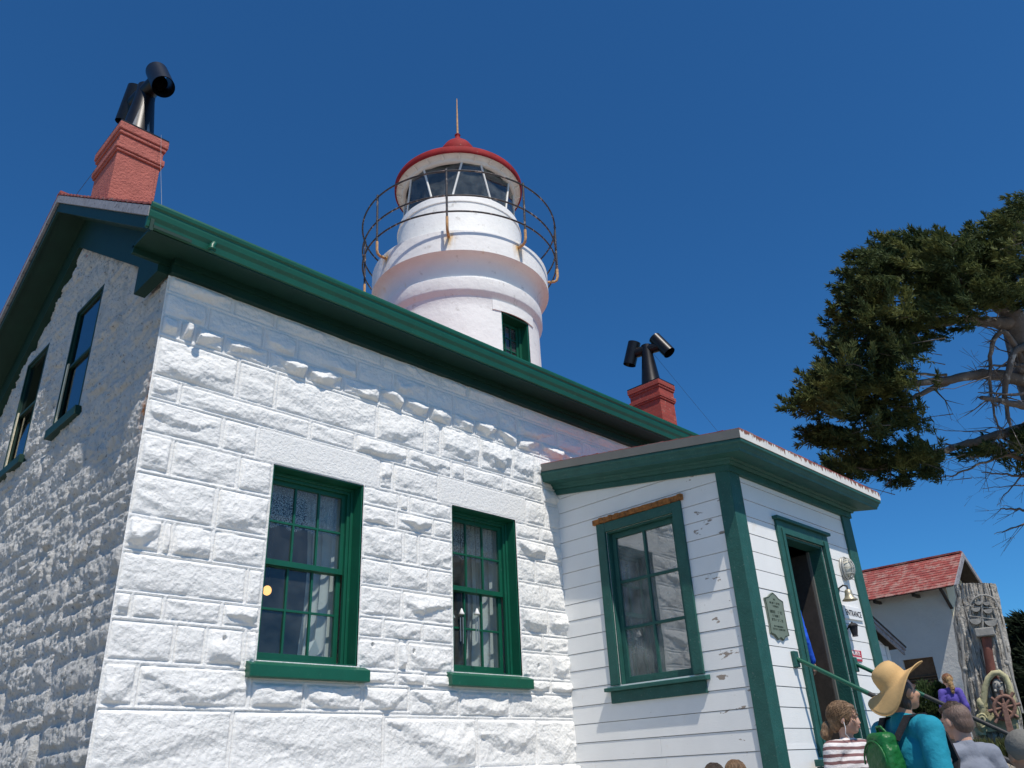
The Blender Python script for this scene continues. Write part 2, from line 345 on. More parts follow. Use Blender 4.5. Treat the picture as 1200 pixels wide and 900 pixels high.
def thing(name, loc, label, cat, group=None):
    o = bpy.data.objects.new(name, None); col.objects.link(o); o.location = loc; o.empty_display_size = .1; ORG[o.name] = Vector(loc)
    return tag(o, label, cat, group)
def part(o, name, label=None):
    if label: o['label'] = label
    return o

# ------------------------------------------------------------------ noise
def vnoise(x, z, seed=0):
    ix = np.floor(x).astype(np.int64); iz = np.floor(z).astype(np.int64); fx = x - ix; fz = z - iz
    fx = fx * fx * (3 - 2 * fx); fz = fz * fz * (3 - 2 * fz)
    def h(a, b_):
        n = (a * 374761393 + b_ * 668265263 + seed * 1442695041) & 0xffffffff
        n = ((n ^ (n >> 13)) * 1274126177) & 0xffffffff
        return ((n ^ (n >> 16)) & 0xffff) / 65535.0
    return (h(ix, iz) * (1 - fx) + h(ix + 1, iz) * fx) * (1 - fz) + (h(ix, iz + 1) * (1 - fx) + h(ix + 1, iz + 1) * fx) * fz
def fbm(x, z, seed=0, octs=4, gain=.5):
    s = 0; a = 1; tt = 0
    for i in range(octs):
        s = s + a * vnoise(x * 2 ** i, z * 2 ** i, seed + i * 17); tt += a; a *= gain
    return s / tt
def sstep(a, b_, x): t_ = np.clip((x - a) / (b_ - a), 0, 1); return t_ * t_ * (3 - 2 * t_)

def stone_field(xs, zs, stones, seed, amp=1.0, bead=True, rough=1.0):
    """height of rock-faced ashlar over a wall; stones = (x0, x1, z0, z1[, bulge])"""
    X, Z = np.meshgrid(xs, zs); H = np.zeros_like(X); rg = np.random.default_rng(seed)
    for st in stones:
        x0, x1, z0, z1 = st[:4]
        i0, i1 = np.searchsorted(xs, [x0, x1]); j0, j1 = np.searchsorted(zs, [z0, z1])
        if i1 <= i0 or j1 <= j0: continue
        x = X[j0:j1, i0:i1]; z = Z[j0:j1, i0:i1]
        wx = .014 * (fbm(x * 14, z * 14, seed + 3, 3) - .5); wz = .014 * (fbm(x * 14, z * 14, seed + 9, 3) - .5)
        d = np.minimum(np.minimum(x - x0, x1 - x), np.minimum(z - z0, z1 - z))
        dw = np.minimum(np.minimum(x + wx - x0, x1 - x - wx), np.minimum(z + wz - z0, z1 - z - wz))
        hx, hz = (x1 - x0) / 2, (z1 - z0) / 2
        flat = len(st) > 4 and st[4] == 0
        k = rg.random()
        a = (.010 + .012 * rg.random()) if k < .42 else ((.032 + .018 * rg.random()) if k < .80 else (.050 + .028 * rg.random()))
        a *= amp * min(1.0, .45 + hz / .28)
        if len(st) > 4 and not flat: a = st[4]
        if flat:
            h = .010 * sstep(.006, .018, d) + .0022 * (fbm(x * 50, z * 50, seed, 3) - .5)
        else:
            ua, va = rg.uniform(-.45, .45), rg.uniform(-.55, -.02)
            u = (x + wx * 2 - (x0 + x1) / 2) / hx; v = (z + wz * 2 - (z0 + z1) / 2) / hz
            uu = u + .28 * (fbm(x * 7, z * 7, seed + 31, 3) - .5); vv = v + .5 * (fbm(x * 7, z * 7, seed + 37, 3) - .5)
            h = np.ones_like(x) * rg.uniform(.80, .98)
            nf = 8
            for q in range(nf):
                an = 2 * math.pi * (q + rg.uniform(-.35, .35)) / nf; cx_, cz_ = math.cos(an), math.sin(an)
                sl_ = rg.uniform(.35, .75) if cz_ > -.3 else rg.uniform(1.0, 2.8)
                h = np.minimum(h, 1.0 + .18 * rg.uniform(-1, 1) - sl_ * ((uu - ua) * cx_ * min(1, hx / hz * .5) + (vv - va) * cz_))
            h = np.clip(h, 0.05, 1)
            rid = 1 - np.abs(2 * fbm(x * 9 + 3 * st[0], z * 9, seed + 5, 4) - 1)
            rise = sstep(.014, .014 + .012 + .030 * fbm(x * 6, z * 6, seed + 61, 2) * min(1, hz / .12), dw)
            # cleft steps: terraces broken across the face
            ter = fbm(x * 5 + st[2] * 7, z * 8, seed + 77, 3); ter = np.floor(ter * 7 + .8 * (fbm(x * 20, z * 20, seed + 81, 2) - .5)) / 7
            chip = 1 - np.abs(2 * fbm(x * 5 + 2 * st[0], z * 7, seed + 15, 4, .55) - 1)                  # conchoidal chips: sharp crests
            h = (.007 + a * h + min(a, .04) * .30 * (ter - .45) + .019 * (chip - .7) + rough * (.007 * (rid - .7) + .0075 * (fbm(x * 52, z * 52, seed + 8, 2) - .5))) * rise
            h = np.maximum(h, .001 * rise)
        if bead:
            h = h + .0075 * (1 - sstep(.008, .0125, d)) - .006 * sstep(.0105, .014, d) * (1 - sstep(.016, .022, d))
        H[j0:j1, i0:i1] = h
    return X, Z, H
def spaced(breaks, step):
    out = []
    for a, b_ in zip(breaks[:-1], breaks[1:]):
        n = max(1, int(round((b_ - a) / step))); out += list(a + (b_ - a) * np.arange(n) / n)
    return np.array(out + [breaks[-1]])
def grid_wall(xs, zs, H, to3d, keep, name, mt_, parent, flip=False):
    """dense displaced wall; keep = boolean per cell"""
    nz, nx = H.shape; X, Z = np.meshgrid(xs, zs)
    P = to3d(X, Z, H).reshape(-1, 3)
    idx = np.arange(nz * nx).reshape(nz, nx)
    q = np.stack([idx[:-1, :-1], idx[:-1, 1:], idx[1:, 1:], idx[1:, :-1]], -1)[keep]
    if flip: q = q[:, ::-1]
    used = np.zeros(nz * nx, bool); used[q.ravel()] = True; rm = np.cumsum(used) - 1
    P = P[used]; q = rm[q]
    me = bpy.data.meshes.new(name); org = np.array(ORG[parent.name])
    me.vertices.add(len(P)); me.vertices.foreach_set('co', (P - org).ravel().astype(np.float32))
    me.loops.add(q.size); me.loops.foreach_set('vertex_index', q.ravel().astype(np.int32))
    me.polygons.add(len(q)); me.polygons.foreach_set('loop_start', np.arange(0, q.size, 4, dtype=np.int32)); me.polygons.foreach_set('loop_total', np.full(len(q), 4, np.int32))
    me.polygons.foreach_set('use_smooth', np.ones(len(q), bool)); me.materials.append(mt_); me.update(calc_edges=True); me.validate()
    o = bpy.data.objects.new(name, me); col.objects.link(o); o.parent = parent; ORG[o.name] = ORG[parent.name]; return o
def courses(x0, x1, zl, seed, wmin=.25, wmax=.65):
    rg = np.random.default_rng(seed); out = []
    for a, b_ in zip(zl[:-1], zl[1:]):
        x = x0
        while x < x1 - 1e-6:
            wd = rg.uniform(wmin, wmax)
            if x1 - x - wd < wmin: wd = x1 - x
            out.append((x, x + wd, a, b_)); x += wd
    return out
def row(z0, z1, xs_, flats=()):
    return [(a, b_, z0, z1, 0) if (a in flats) else (a, b_, z0, z1) for a, b_ in zip(xs_[:-1], xs_[1:])]
FRONT = lambda u, v, w_: (u, -w_, v)
GABLE = lambda u, v, w_: (-w_, u, v)
# ================================================================== the keeper's house
HX, HY, RY, RZ, SL = 12.2, 5.94, 2.97, 6.02, .64       # length, depth, ridge line, slope
house = thing('stone_house', (0, 0, -1.7), 'white painted stone house with green eaves and a steep gable end', 'house')
W1 = (1.165, 2.125, .37, 2.03); W2 = (3.25, 4.19, .38, 2.05)
S = []
S += row(3.36, 3.75, [0, .62, 1.05, 1.9, 2.3, 3.1, 3.5, 4.4, 4.9, 5.6, 6.4, 7.0])
S += row(3.12, 3.36, [0, .4, .95, 1.3, 2.0, 2.45, 2.9, 3.3, 4.0, 4.3, 5.0, 5.5, 6.3, 7.0])
lx = [0, .17, .30, .58, 1.02, 1.42, 1.83, 2.28, 2.58, 2.93, 3.26, 3.60, 3.94, 4.28, 4.70, 5.1, 5.5, 6.2, 7.0]
S += [(a, b_, 2.93, 3.13, .060 + .04 * ((i * 37) % 10) / 10) for i, (a, b_) in enumerate(zip(lx[:-1], lx[1:]))]
S += row(2.545, 2.93, [0, .74, 1.12, 2.26, 2.88, 3.1, 3.67, 4.18, 4.56, 5.2, 5.9, 7.0])
S += row(2.345, 2.545, [0, .25, 1.5, 2.01, 2.66, 3.25, 3.45, 4.04, 4.68, 5.3])
S += row(2.04, 2.345, [0, .66, .99, 2.30, 2.47, 3.07, 4.37, 4.71, 5.3], flats=(.99, 3.07))
zA = [2.04, 1.72, 1.36, 1.09, .79, .60, .30]
vA = [[0, .26, .84], [0, .68], [0, .28, .36, .69], [0, 1.02], [0, .13, .37, .83], [0, .48, .73, 1.05]]
for (a, b_), v_ in zip(zip(zA[:-1], zA[1:]), vA): S += row(b_, a, v_ + [1.165])
S += row(0, .30, [0, .25, 1.13]) + row(0, .22, [1.13, 1.62, 2.19, 2.71]) + row(-.03, .22, [2.71, 3.31, 3.99, 5.0])
zB = [2.04, 1.86, 1.66, 1.34, 1.09, .81, .62, .35, .22]
vB = [[2.55, 2.68], [2.53, 2.99], [2.62, 2.81], [2.46, 2.94], [2.61], [2.40, 2.86], [2.56, 2.68], [2.56, 2.89]]
for (a, b_), v_ in zip(zip(zB[:-1], zB[1:]), vB): S += row(b_, a, [2.125] + v_ + [3.25])
zC = [2.04, 1.86, 1.64, 1.37, 1.10, .82, .63, .36, .22]
vC = [4.6, 4.69, 4.49, 4.56, 4.63, 4.54, 4.65, 4.62]
for (a, b_), v_ in zip(zip(zC[:-1], zC[1:]), vC): S += row(b_, a, [4.19, v_, 5.0])
S += [(0, 1.01, -.48, 0, .03), (1.01, 2.43, -.48, 0, .03), (2.43, 3.53, -.48, -.03, .075), (3.53, 4.35, -.48, -.03, .05), (4.35, 5.0, -.48, -.03, .04)]
xs = spaced([0, W1[0], W1[1], W2[0], W2[1], 5.0, 6.6], .0088); zs = spaced([-.55, W1[2], W2[2], W1[3], W2[3], 3.66], .0088)
X, Z, H = stone_field(xs, zs, S, 5)
for (hx, hz) in ((.87, .51), (2.28, .56), (2.74, .53), (4.44, .49)):           # small weep holes
    H -= .05 * (1 - sstep(.012, .020, np.hypot((X - hx) * 1.2, (Z - hz) * .8)))
def openings(xs, zs, ops):
    cx, cz = np.meshgrid((xs[:-1] + xs[1:]) / 2, (zs[:-1] + zs[1:]) / 2); k = np.ones_like(cx, bool)
    for a, b_, c, d in ops: k &= ~((cx > a) & (cx < b_) & (cz > c) & (cz < d))
    return k, cx, cz
keep, cxx, czz = openings(xs, zs, [W1, W2])
keep &= ~((cxx > 5.0) & (czz < 2.3))
edge = sstep(0, .012, X)
H = H * (1 - .75 * sstep(3.46, 3.52, Z))
grid_wall(xs, zs, H * edge, lambda X, Z, H: np.stack([X, -H, Z], -1), keep, 'stone_wall', M['stone'], house)
# the plinth and the hidden rest of the front, the back and the far gable
pl = MB().box(-.0, 4.93, -.09, .3, -2.3, -.485).build('plinth', M['stone'], house, bevel=.02)
rest = MB(); rest.box(6.55, HX, -.01, .44, -2.3, 3.7); rest.box(5.0, 6.6, .02, .44, -.7, 2.4); rest.box(0, HX, HY - .44, HY, -2.3, 3.7)
rest.prism([(HX - .44, 0.44, -2.3), (HX - .44, HY - .44, -2.3), (HX - .44, HY - .44, 3.9), (HX - .44, RY, 5.7), (HX - .44, .44, 3.9)], (.44, 0, 0))
rest.build('stone_wall', M['stone'], house)
# gable end: coarser, rougher rubble, raked by the sun
G1 = (1.80, 2.58, 2.90, 4.32); G2 = (3.48, 4.26, 2.90, 4.32)
Sg = []
for s_, (ya, yb) in enumerate(((0, 1.15), (1.15, 2.3), (2.3, 3.75), (3.75, 4.8), (4.8, HY))):       # the beds step up and down along the wall
    rg = np.random.default_rng(3 + s_); zl = [-2.3]
    while zl[-1] < 5.6: zl.append(zl[-1] + rg.choice((.13, .19, .26, .34)))
    for i, (a, b_) in enumerate(zip(zl[:-1], zl[1:])): Sg += courses(ya, yb, [a, b_], 100 + i + 50 * s_, .2, .6)
ys = spaced([0, G1[0], G1[1], G2[0], G2[1], HY], .0115); zg = spaced([-2.3, -1.0, G1[2], G1[3], 5.5], .0115)
Y_, Zg, Hg = stone_field(ys, zg, Sg, 21, amp=.85, bead=False, rough=2.0)
Hg = Hg + .020 * (fbm(Y_ * 9, Zg * 14, 91, 4) - .42) + .030 * (.72 - np.abs(2 * fbm(Y_ * 17, Zg * 22, 95, 3) - 1)) * sstep(.3, .6, fbm(Y_ * 3, Zg * 3, 98, 2)) + .016 * (fbm(Y_ * 36, Zg * 40, 96, 3) - .5)
Hg = Hg - .045
for o_ in (G1, G2):
    dd = np.maximum(np.maximum(o_[0] - Y_, Y_ - o_[1]), np.maximum(o_[2] - Zg, Zg - o_[3])); Hg = Hg * sstep(-.01, .10, dd)
Hg = np.where(Hg > 0, Hg * sstep(-.05, .40, RZ - SL * np.abs(Y_ - RY) - .62 - Zg), Hg)
Hg = Hg * sstep(0, .05, Y_)
keep, cyy, czz = openings(ys, zg, [G1, G2]); keep &= czz < RZ - SL * np.abs(cyy - RY) - .35
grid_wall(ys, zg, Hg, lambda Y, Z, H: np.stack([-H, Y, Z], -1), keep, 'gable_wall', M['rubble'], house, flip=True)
# inner faces: rooms behind the windows
iw = MB()
for a, b_ in ((.45, W1[0] - .12), (W1[1] + .12, W2[0] - .12), (W2[1] + .12, 11.8)): iw.box(a, b_, .70, .74, -.4, 3.2)
for q in (W1, W2):
    iw.box(q[0] - .12, q[1] + .12, .70, .74, -.4, q[2] - .02); iw.box(q[0] - .12, q[1] + .12, .70, .74, q[3] + .02, 3.2)
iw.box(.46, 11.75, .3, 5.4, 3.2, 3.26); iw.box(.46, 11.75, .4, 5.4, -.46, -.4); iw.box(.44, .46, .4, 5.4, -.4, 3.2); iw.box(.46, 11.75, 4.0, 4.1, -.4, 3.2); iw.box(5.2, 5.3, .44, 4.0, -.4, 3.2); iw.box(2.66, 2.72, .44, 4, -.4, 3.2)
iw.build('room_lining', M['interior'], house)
for q in (W1, W2):    # splayed white reveals inside each window
    sp = MB(); v4 = lambda x0, x1: sp.prism([(x0, .26, q[2]), (x1, .72, q[2]), (x1, .72, q[3]), (x0, .26, q[3])], (.02 if x1 > x0 else -.02, 0, 0))
    v4(q[0], q[0] - .10); v4(q[1], q[1] + .10)
    sp.box(q[0] - .10, q[1] + .10, .26, .76, q[2] - .03, q[2]); sp.box(q[0] - .10, q[1] + .10, .26, .70, q[3], q[3] + .03)
    sp.build('window_splay', M['white_wood'], house, merge=False)
al = MB()
for q in (G1, G2):
    al.box(1.5, 1.52, q[0] - .5, q[1] + .5, q[2] - .6, q[3] + .1); al.box(.3, 1.52, q[0] - .5, q[1] + .5, q[3] + .1, q[3] + .12); al.box(.3, 1.52, q[0] - .5, q[1] + .5, q[2] - .62, q[2] - .6)
    al.box(.3, 1.52, q[0] - .52, q[0] - .5, q[2] - .6, q[3] + .1); al.box(.3, 1.52, q[1] + .5, q[1] + .52, q[2] - .6, q[3] + .1); al.box(.28, .3, q[0] - .5, q[0], q[2] - .6, q[3] + .1); al.box(.28, .3, q[1], q[1] + .5, q[2] - .6, q[3] + .1)
al.build('attic_lining', M['interior'], house)

def sash_mb(mp, u0, u1, v0, v1, wf, cols_, rows_, stile=.045, bot=.05, top=.045, mun=.02, th=.035):
    f = MB(); f.bm(mp, u0, u0 + stile, v0, v1, wf - th, wf); f.bm(mp, u1 - stile, u1, v0, v1, wf - th, wf)
    f.bm(mp, u0 + stile, u1 - stile, v0, v0 + bot, wf - th, wf); f.bm(mp, u0 + stile, u1 - stile, v1 - top, v1, wf - th, wf)
    a, b_, c, d = u0 + stile, u1 - stile, v0 + bot, v1 - top
    for i in range(1, cols_): x = a + (b_ - a) * i / cols_; f.bm(mp, x - mun / 2, x + mun / 2, c, d, wf - th + .004, wf - .004)
    for j in range(1, rows_): z = c + (d - c) * j / rows_; f.bm(mp, a, b_, z - mun / 2, z + mun / 2, wf - th + .007, wf - .007)
    g = MB(); g.bm(mp, a - .005, b_ + .005, c - .005, d + .005, wf - th + .012, wf - th + .016)
    return f, g
def sash_window(parent, mp, q, M1, reveal, sill=True, glassm='glass', sill_h=.14, sill_out=.085, wide=.09, rows_=2, cols_=3, back=.05):
    u0, u1, v0, v1 = q
    c = MB(); t_ = .012
    c.bm(mp, u0, u0 + t_, v0, v1, -reveal - back, -.004); c.bm(mp, u1 - t_, u1, v0, v1, -reveal - back, -.004); c.bm(mp, u0 + t_, u1 - t_, v1 - t_, v1, -reveal - back, -.004)
    # brick mould and parting strips of the box frame
    for k, (wd, w0, w1) in enumerate(((.055, -reveal - .002, -reveal + .035), (.028, -reveal + .033, -reveal + .055))):
        c.bm(mp, u0 + t_, u0 + t_ + wd, v0, v1 - t_, w0, w1); c.bm(mp, u1 - t_ - wd, u1 - t_, v0, v1 - t_, w0, w1); c.bm(mp, u0 + t_ + wd, u1 - t_ - wd, v1 - t_ - wd, v1 - t_, w0, w1)
    c.bm(mp, u0 + t_, u1 - t_, v0 - .01, v0 + .012, -reveal - back, -.004)
    wn = c.build('window', M1, parent, bevel=.003)
    a, b_ = u0 + .06, u1 - .06; mid = v0 + (v1 - v0) * .515
    fu, gu = sash_mb(mp, a, b_, mid - .03, v1 - .06, -reveal, cols_, rows_)
    fl, gl = sash_mb(mp, a, b_, v0 + .012, mid + .01, -reveal - .037, cols_, rows_, bot=.085)
    fu.build('sash', M1, wn, bevel=.002); fl.build('sash', M1, wn, bevel=.002)
    gu.v += []; gg = MB(); gg.add(gu.v, gu.f); gg.add(gl.v, gl.f); gg.build('pane', M[glassm], wn)
    if sill:
        s_ = MB(); z1 = v0 + .005; z0 = z1 - sill_h
        s_.prism([mp(u0 - wide, z0, -.05), mp(u0 - wide, z0, sill_out), mp(u0 - wide, z1 - .045, sill_out), mp(u0 - wide, z1 - .012, -.0), mp(u0 - wide, z1, -.05)], Vector(mp(u1 + wide, 0, 0)) - Vector(mp(u0 - wide, 0, 0)))
        s_.bm(mp, u0 + .002, u1 - .002, z0 + .02, z1, -reveal + .02, -.049)
        s_.build('sill', M1, wn, bevel=.006)
    return wn
sash_window(house, FRONT, W1, M['green'], .19); sash_window(house, FRONT, W2, M['green'], .17)
for q in (G1, G2):
    c = MB()
    for a, b_ in ((q[0], q[0] + .03), (q[1] - .03, q[1])): c.bm(GABLE, a, b_, q[2], q[3], -.09, .004)
    c.bm(GABLE, q[0] + .03, q[1] - .03, q[3] - .03, q[3], -.09, .003); c.bm(GABLE, q[0] + .03, q[1] - .03, q[2] - .01, q[2] + .02, -.09, .003)
    wn = c.build('window', M['shaded_green'], house, bevel=.003); md_ = (q[2] + q[3]) / 2
    f1, g1 = sash_mb(GABLE, q[0] + .03, q[1] - .03, md_ - .02, q[3] - .03, -.018, 1, 1, stile=.026, bot=.03, top=.026, th=.03); f2, g2 = sash_mb(GABLE, q[0] + .03, q[1] - .03, q[2] + .02, md_ + .01, -.030, 1, 1, stile=.026, bot=.04, top=.026, th=.03)
    f1.build('sash', M['shaded_green'], wn); f2.build('sash', M['shaded_green'], wn); g1.build('pane', M['glass_sky'], wn); g2.build('pane', M['glass_sky'], wn)
    c = MB(); c.bm(GABLE, q[0] - .04, q[1] + .04, q[2] - .11, q[2] - .011, -.05, .045); c.build('sill', M['shaded_green'], wn, bevel=.004)
    cf = MB(); cf.bm(GABLE, q[1] - .075, q[1] - .031, q[2] + .02, q[2] + .75, -.017, -.004); cf.build('inner_jamb', M['cream'], wn)

# roof: two slopes of stepped shingle courses with boarded undersides
def slope_pt(x, s_, side, dz=0):                      # s_ = horizontal distance from the ridge line
    return (x, RY - side * s_, RZ - SL * s_ + dz)
XR0, XR1, SE = -.36, HX + .36, 3.38
def shingle_slope(pt, x0, x1, s0, s1, n, th=.018, lift=.012, jag=0.0, seed=1):
    mb = MB(); rg_ = random.Random(seed)
    for i in range(n):
        a = s0 + (s1 - s0) * i / n; b_ = s0 + (s1 - s0) * (i + 1) / n + .01
        x = x0
        while x < x1 - 1e-6:
            xe = min(x1, x + rg_.uniform(.11, .2)); j = rg_.uniform(-jag, jag); l_ = lift + rg_.uniform(0, .006)
            P = [pt(x, a, 0), pt(xe - .004, a, 0), pt(xe - .004, b_ + j, l_), pt(x, b_ + j, l_)]
            Q = [pt(x, a, -th), pt(xe - .004, a, -th), pt(xe - .004, b_ + j, l_ - th), pt(x, b_ + j, l_ - th)]
            mb.add(P + Q, [(0, 1, 2, 3), (7, 6, 5, 4), (3, 2, 6, 7), (0, 3, 7, 4), (1, 5, 6, 2)]); x = xe
    return mb
sh = shingle_slope(lambda x, s_, d: slope_pt(x, s_, 1, d), XR0 - .03, XR1 + .03, 0, SE - .02, 22, seed=2)
s2 = shingle_slope(lambda x, s_, d: slope_pt(x, s_, -1, d), XR0 - .03, XR1 + .03, 0, SE + .03, 22, seed=3); sh.add(s2.v, s2.f)
sh.box(XR0 - .03, XR1 + .03, RY - .06, RY + .06, RZ - .02, RZ + .015)
sh.build('roof', M['shingle'], house)
so_ = MB()
for sd in (1, -1):
    so_.prism([slope_pt(XR0, 0, sd, -.022), slope_pt(XR0, SE, sd, -.022), slope_pt(XR0, SE, sd, -.075), slope_pt(XR0, 0, sd, -.075)], (XR1 - XR0, 0, 0))
    # lower soffit boards of the rake, both ends
    for xa, xb in ((XR0 + .03, .0), (HX, XR1 - .03)):
        so_.prism([slope_pt(xa, 0, sd, -.19), slope_pt(xa, SE, sd, -.19), slope_pt(xa, SE, sd, -.22), slope_pt(xa, 0, sd, -.22)], (xb - xa, 0, 0))
so_.build('soffit', M['shaded_green'], house)
for sd in (1, -1):
    for xa in (XR0 - .028, XR1 - .002):
        MB().prism([slope_pt(xa, 0, sd, -.024), slope_pt(xa, SE, sd, -.024), slope_pt(xa, SE, sd, -.125), slope_pt(xa, 0, sd, -.125)], (.03, 0, 0)).build('bargeboard', M['grey_wood'], house)
    for xa in (XR0 + .004, XR1 - .034):
        MB().prism([slope_pt(xa, 0, sd, -.127), slope_pt(xa, SE, sd, -.127), slope_pt(xa, SE, sd, -.25), slope_pt(xa, 0, sd, -.25)], (.03, 0, 0)).build('rake_board', M['shaded_green'], house)
fr = MB()
for sd in (1, -1):
    e0 = 2.93
    fr.prism([slope_pt(-.045, 0, sd, -.2), slope_pt(-.045, e0, sd, -.2), slope_pt(-.045, e0, sd, -.62 + .0), slope_pt(-.045, 0, sd, -.62)], (.13, 0, 0))
fr.box(-.10, -.0, -.0, .50, 3.52, 3.82)
fr.box(0.0, HX, -.07, 0.0, 3.52, 3.66); fr.box(0, HX, -.10, -.068, 3.60, 3.66)
fr.build('frieze', M['shaded_green'], house)
ev = MB(); ev.box(XR0 + .03, XR1 - .03, -.37, .02, 3.655, 3.68); ev.box(XR0 + .03, XR1 - .03, -.37, -.33, 3.63, 3.80); ev.box(XR0 + .03, 0, -.02, .02, 3.60, 3.70)
ev.build('eave_soffit', M['shaded_green'], house)
gp = [(-.395, 3.64), (-.405, 3.645), (-.418, 3.648), (-.424, 3.675), (-.430, 3.70), (-.448, 3.735), (-.458, 3.775), (-.460, 3.80), (-.474, 3.816), (-.480, 3.842), (-.476, 3.862), (-.462, 3.868), (-.452, 3.858), (-.44, 3.82), (-.395, 3.80)]
gt = MB().prism([(XR0 - .02, y + .03, z) for y, z in gp], (XR1 - XR0 + .04, 0, 0)); gt.build('gutter', M['green'], house)
el = MB(); el.tube([(.18, -.44, 3.70), (.16, -.455, 3.66), (.16, -.455, 3.60)], [.024, .026, .022], 12); el.lathe([(.02, 0), (.034, .0), (.034, .02), (.024, .025)], (.16, -.455, 3.615), 12)
el.build('eave_fitting', M['green'], house)

# chimneys with H-shaped cowls
def chimney(x0, x1, matn, seed, AX):
    y0, y1 = 2.53, 3.30
    def ring(mb, g, za, zb): mb.box(x0 - g, x1 + g, y0 - g, y1 + g, za, zb)
    c = MB(); ring(c, 0, 5.2, 6.66); ring(c, .022, 6.66, 6.70); ring(c, .036, 6.70, 6.79); ring(c, .010, 6.79, 6.93); ring(c, .030, 6.93, 6.985); ring(c, .046, 6.985, 7.10)
    ch = c.build('chimney', M[matn], house, bevel=.012)
    p = MB(); ring(p, .040, 7.10, 7.125); p.build('chimney_cap', M['black_metal'], ch)
    cx, cy = (x0 + x1) / 2 + .02, (y0 + y1) / 2 - .02
    k = MB(); k.lathe([(.235, 7.12), (.225, 7.16), (.13, 7.95), (.12, 8.19)], (cx, cy, 0), 32)
    ax = Vector((math.cos(R(AX)), math.sin(R(AX)), 0)); c0 = Vector((cx, cy, 8.08))
    k.tube([c0 - ax * .36, c0 + ax * .36], .115, 24)
    k.build('cowl', M['black_metal'], ch)
    for sgn in (1, -1):
        e = MB(); dn = (ax * sgn * (.62 if sgn > 0 else .35) + Vector((0, 0, -1))).normalized(); cc = c0 + ax * sgn * .36 + Vector((0, 0, .02))
        P = [cc - dn * .27, cc + dn * .29]
        e.tube(P, .145, 28, caps=False); e.tube(P[::-1], .135, 28, caps=False)
        e.build('cowl_pipe', M['black_metal'], ch)
    if seed == 1:   # folded flashing plate on the front of the near cowl
        f = MB(); f.prism([(cx - .16, cy - .20, 7.13), (cx + .10, cy - .24, 7.13), (cx + .05, cy - .15, 7.62), (cx - .03, cy - .125, 7.95)], (-.004, .012, 0)); f.build('cowl_plate', M['steel'], ch)
    return ch, c0
_, ca = chimney(.03, .56, 'pink_brick', 1, -84)
_, cb = chimney(11.47, 12.0, 'brick', 2, -74)
wires = [(ca + Vector((0, 0, -.1)), Vector((-.34, 3.6, 5.63))), (Vector((.47, 2.44, 7.12)), Vector((-.30, -.43, 3.87))), (cb + Vector((0, -.1, -.05)), Vector((15.6, .9, 2.5)))]
for i, (a, b_) in enumerate(wires):
    mb = MB().tube([a, (a + b_) / 2 + Vector((0, 0, -.05)), b_],   .003 if i != 1 else .0016, 5)
    tag(mb.build('guy_wire', M['iron'] if i != 1 else M['wire'], origin=b_), ['thin dark guy wire behind the near chimney over the gable', 'pale wire running down the near chimney to the gutter', 'thin wire slanting down to the right from the far chimney'][i], 'wire')

# ================================================================== things seen in the windows
def lace(q, y, name, label):
    mb = MB(); n = 60; x0, x1 = q[0] + .06, q[1] - .08; top = q[3] - .03
    for k in range(n):
        xa, xb = x0 + (x1 - x0) * k / n, x0 + (x1 - x0) * (k + 1) / n
        f = lambda x: .40 + .045 * abs(math.sin((x - x0) / (x1 - x0) * math.pi * 3.5))
        yy = lambda x: y + .012 * math.sin(x * 75)
        mb.quad((xa, yy(xa), top - f(xa)), (xb, yy(xb), top - f(xb)), (xb, yy(xb), top), (xa, yy(xa), top))
    return tag(mb.build(name, M['lace'], origin=((x0 + x1) / 2, y, top)), label, 'curtain', 'lace curtains in the front windows')
lace(W1, .30, 'lace_valance', 'lace valance with scalloped hem across the top of the left front window')
lace(W2, .28, 'lace_valance', 'lace valance with scalloped hem across the top of the right front window')
def drape(q, y, label):
    mb = MB(); n = 40; xr = q[1] - .03
    rows_ = 14
    V = []; 
    for j in range(rows_ + 1):
        z = q[3] - .02 - (q[3] - q[2] - .03) * j / rows_; wd = .22 - .10 * math.sin(min(1, j / rows_ * 1.1) * math.pi) * .5
        for k in range(n + 1):
            s_ = k / n; x = xr - wd * (1 - s_) + .02 * math.sin(s_ * 22 + j * .05); V.append((x, y + .30 * (1 - s_) + .012 * math.cos(s_ * 22), z))
    F_ = [(j * (n + 1) + k, (j + 1) * (n + 1) + k, (j + 1) * (n + 1) + k + 1, j * (n + 1) + k + 1) for j in range(rows_) for k in range(n)]
    mb.add(V, F_, True)
    return tag(mb.build('side_curtain', M['curtain'], origin=(xr, y, q[2])), label, 'curtain', 'white curtains hanging at the window sides')
drape(W1, .29, 'white curtain hanging at the right side of the left front window')
drape(W2, .29, 'white curtain hanging at the right side of the right front window')
lp = thing('hanging_lamp', at(313, 692, 8.3), 'small lit orange bulb glowing inside the left front window', 'lamp'); c = Vector(lp.location)
MB().ell(c, (.045, .045, .05)).build('bulb', M['bulb'], lp); MB().tube([c + Vector((0, 0, .05)), (c.x, c.y, 3.2)], .008, 8).build('cord', M['iron'], lp)
tb = thing('tissue_box', (1.86, .33, .375), 'brown tissue box with a white tissue standing on the left window sill', 'tissue box')
MB().box(1.75, 1.97, .28, .40, .375, .45).build('box', M['cardboard'], tb, bevel=.004)
MB().add([(1.80, .32, .45), (1.90, .34, .45), (1.95, .33, .53), (1.88, .30, .62), (1.82, .35, .58), (1.84, .36, .45)], [(0, 1, 2, 3), (0, 3, 4), (1, 5, 4, 3), (1, 3, 2)]).build('tissue', M['paper'], tb)
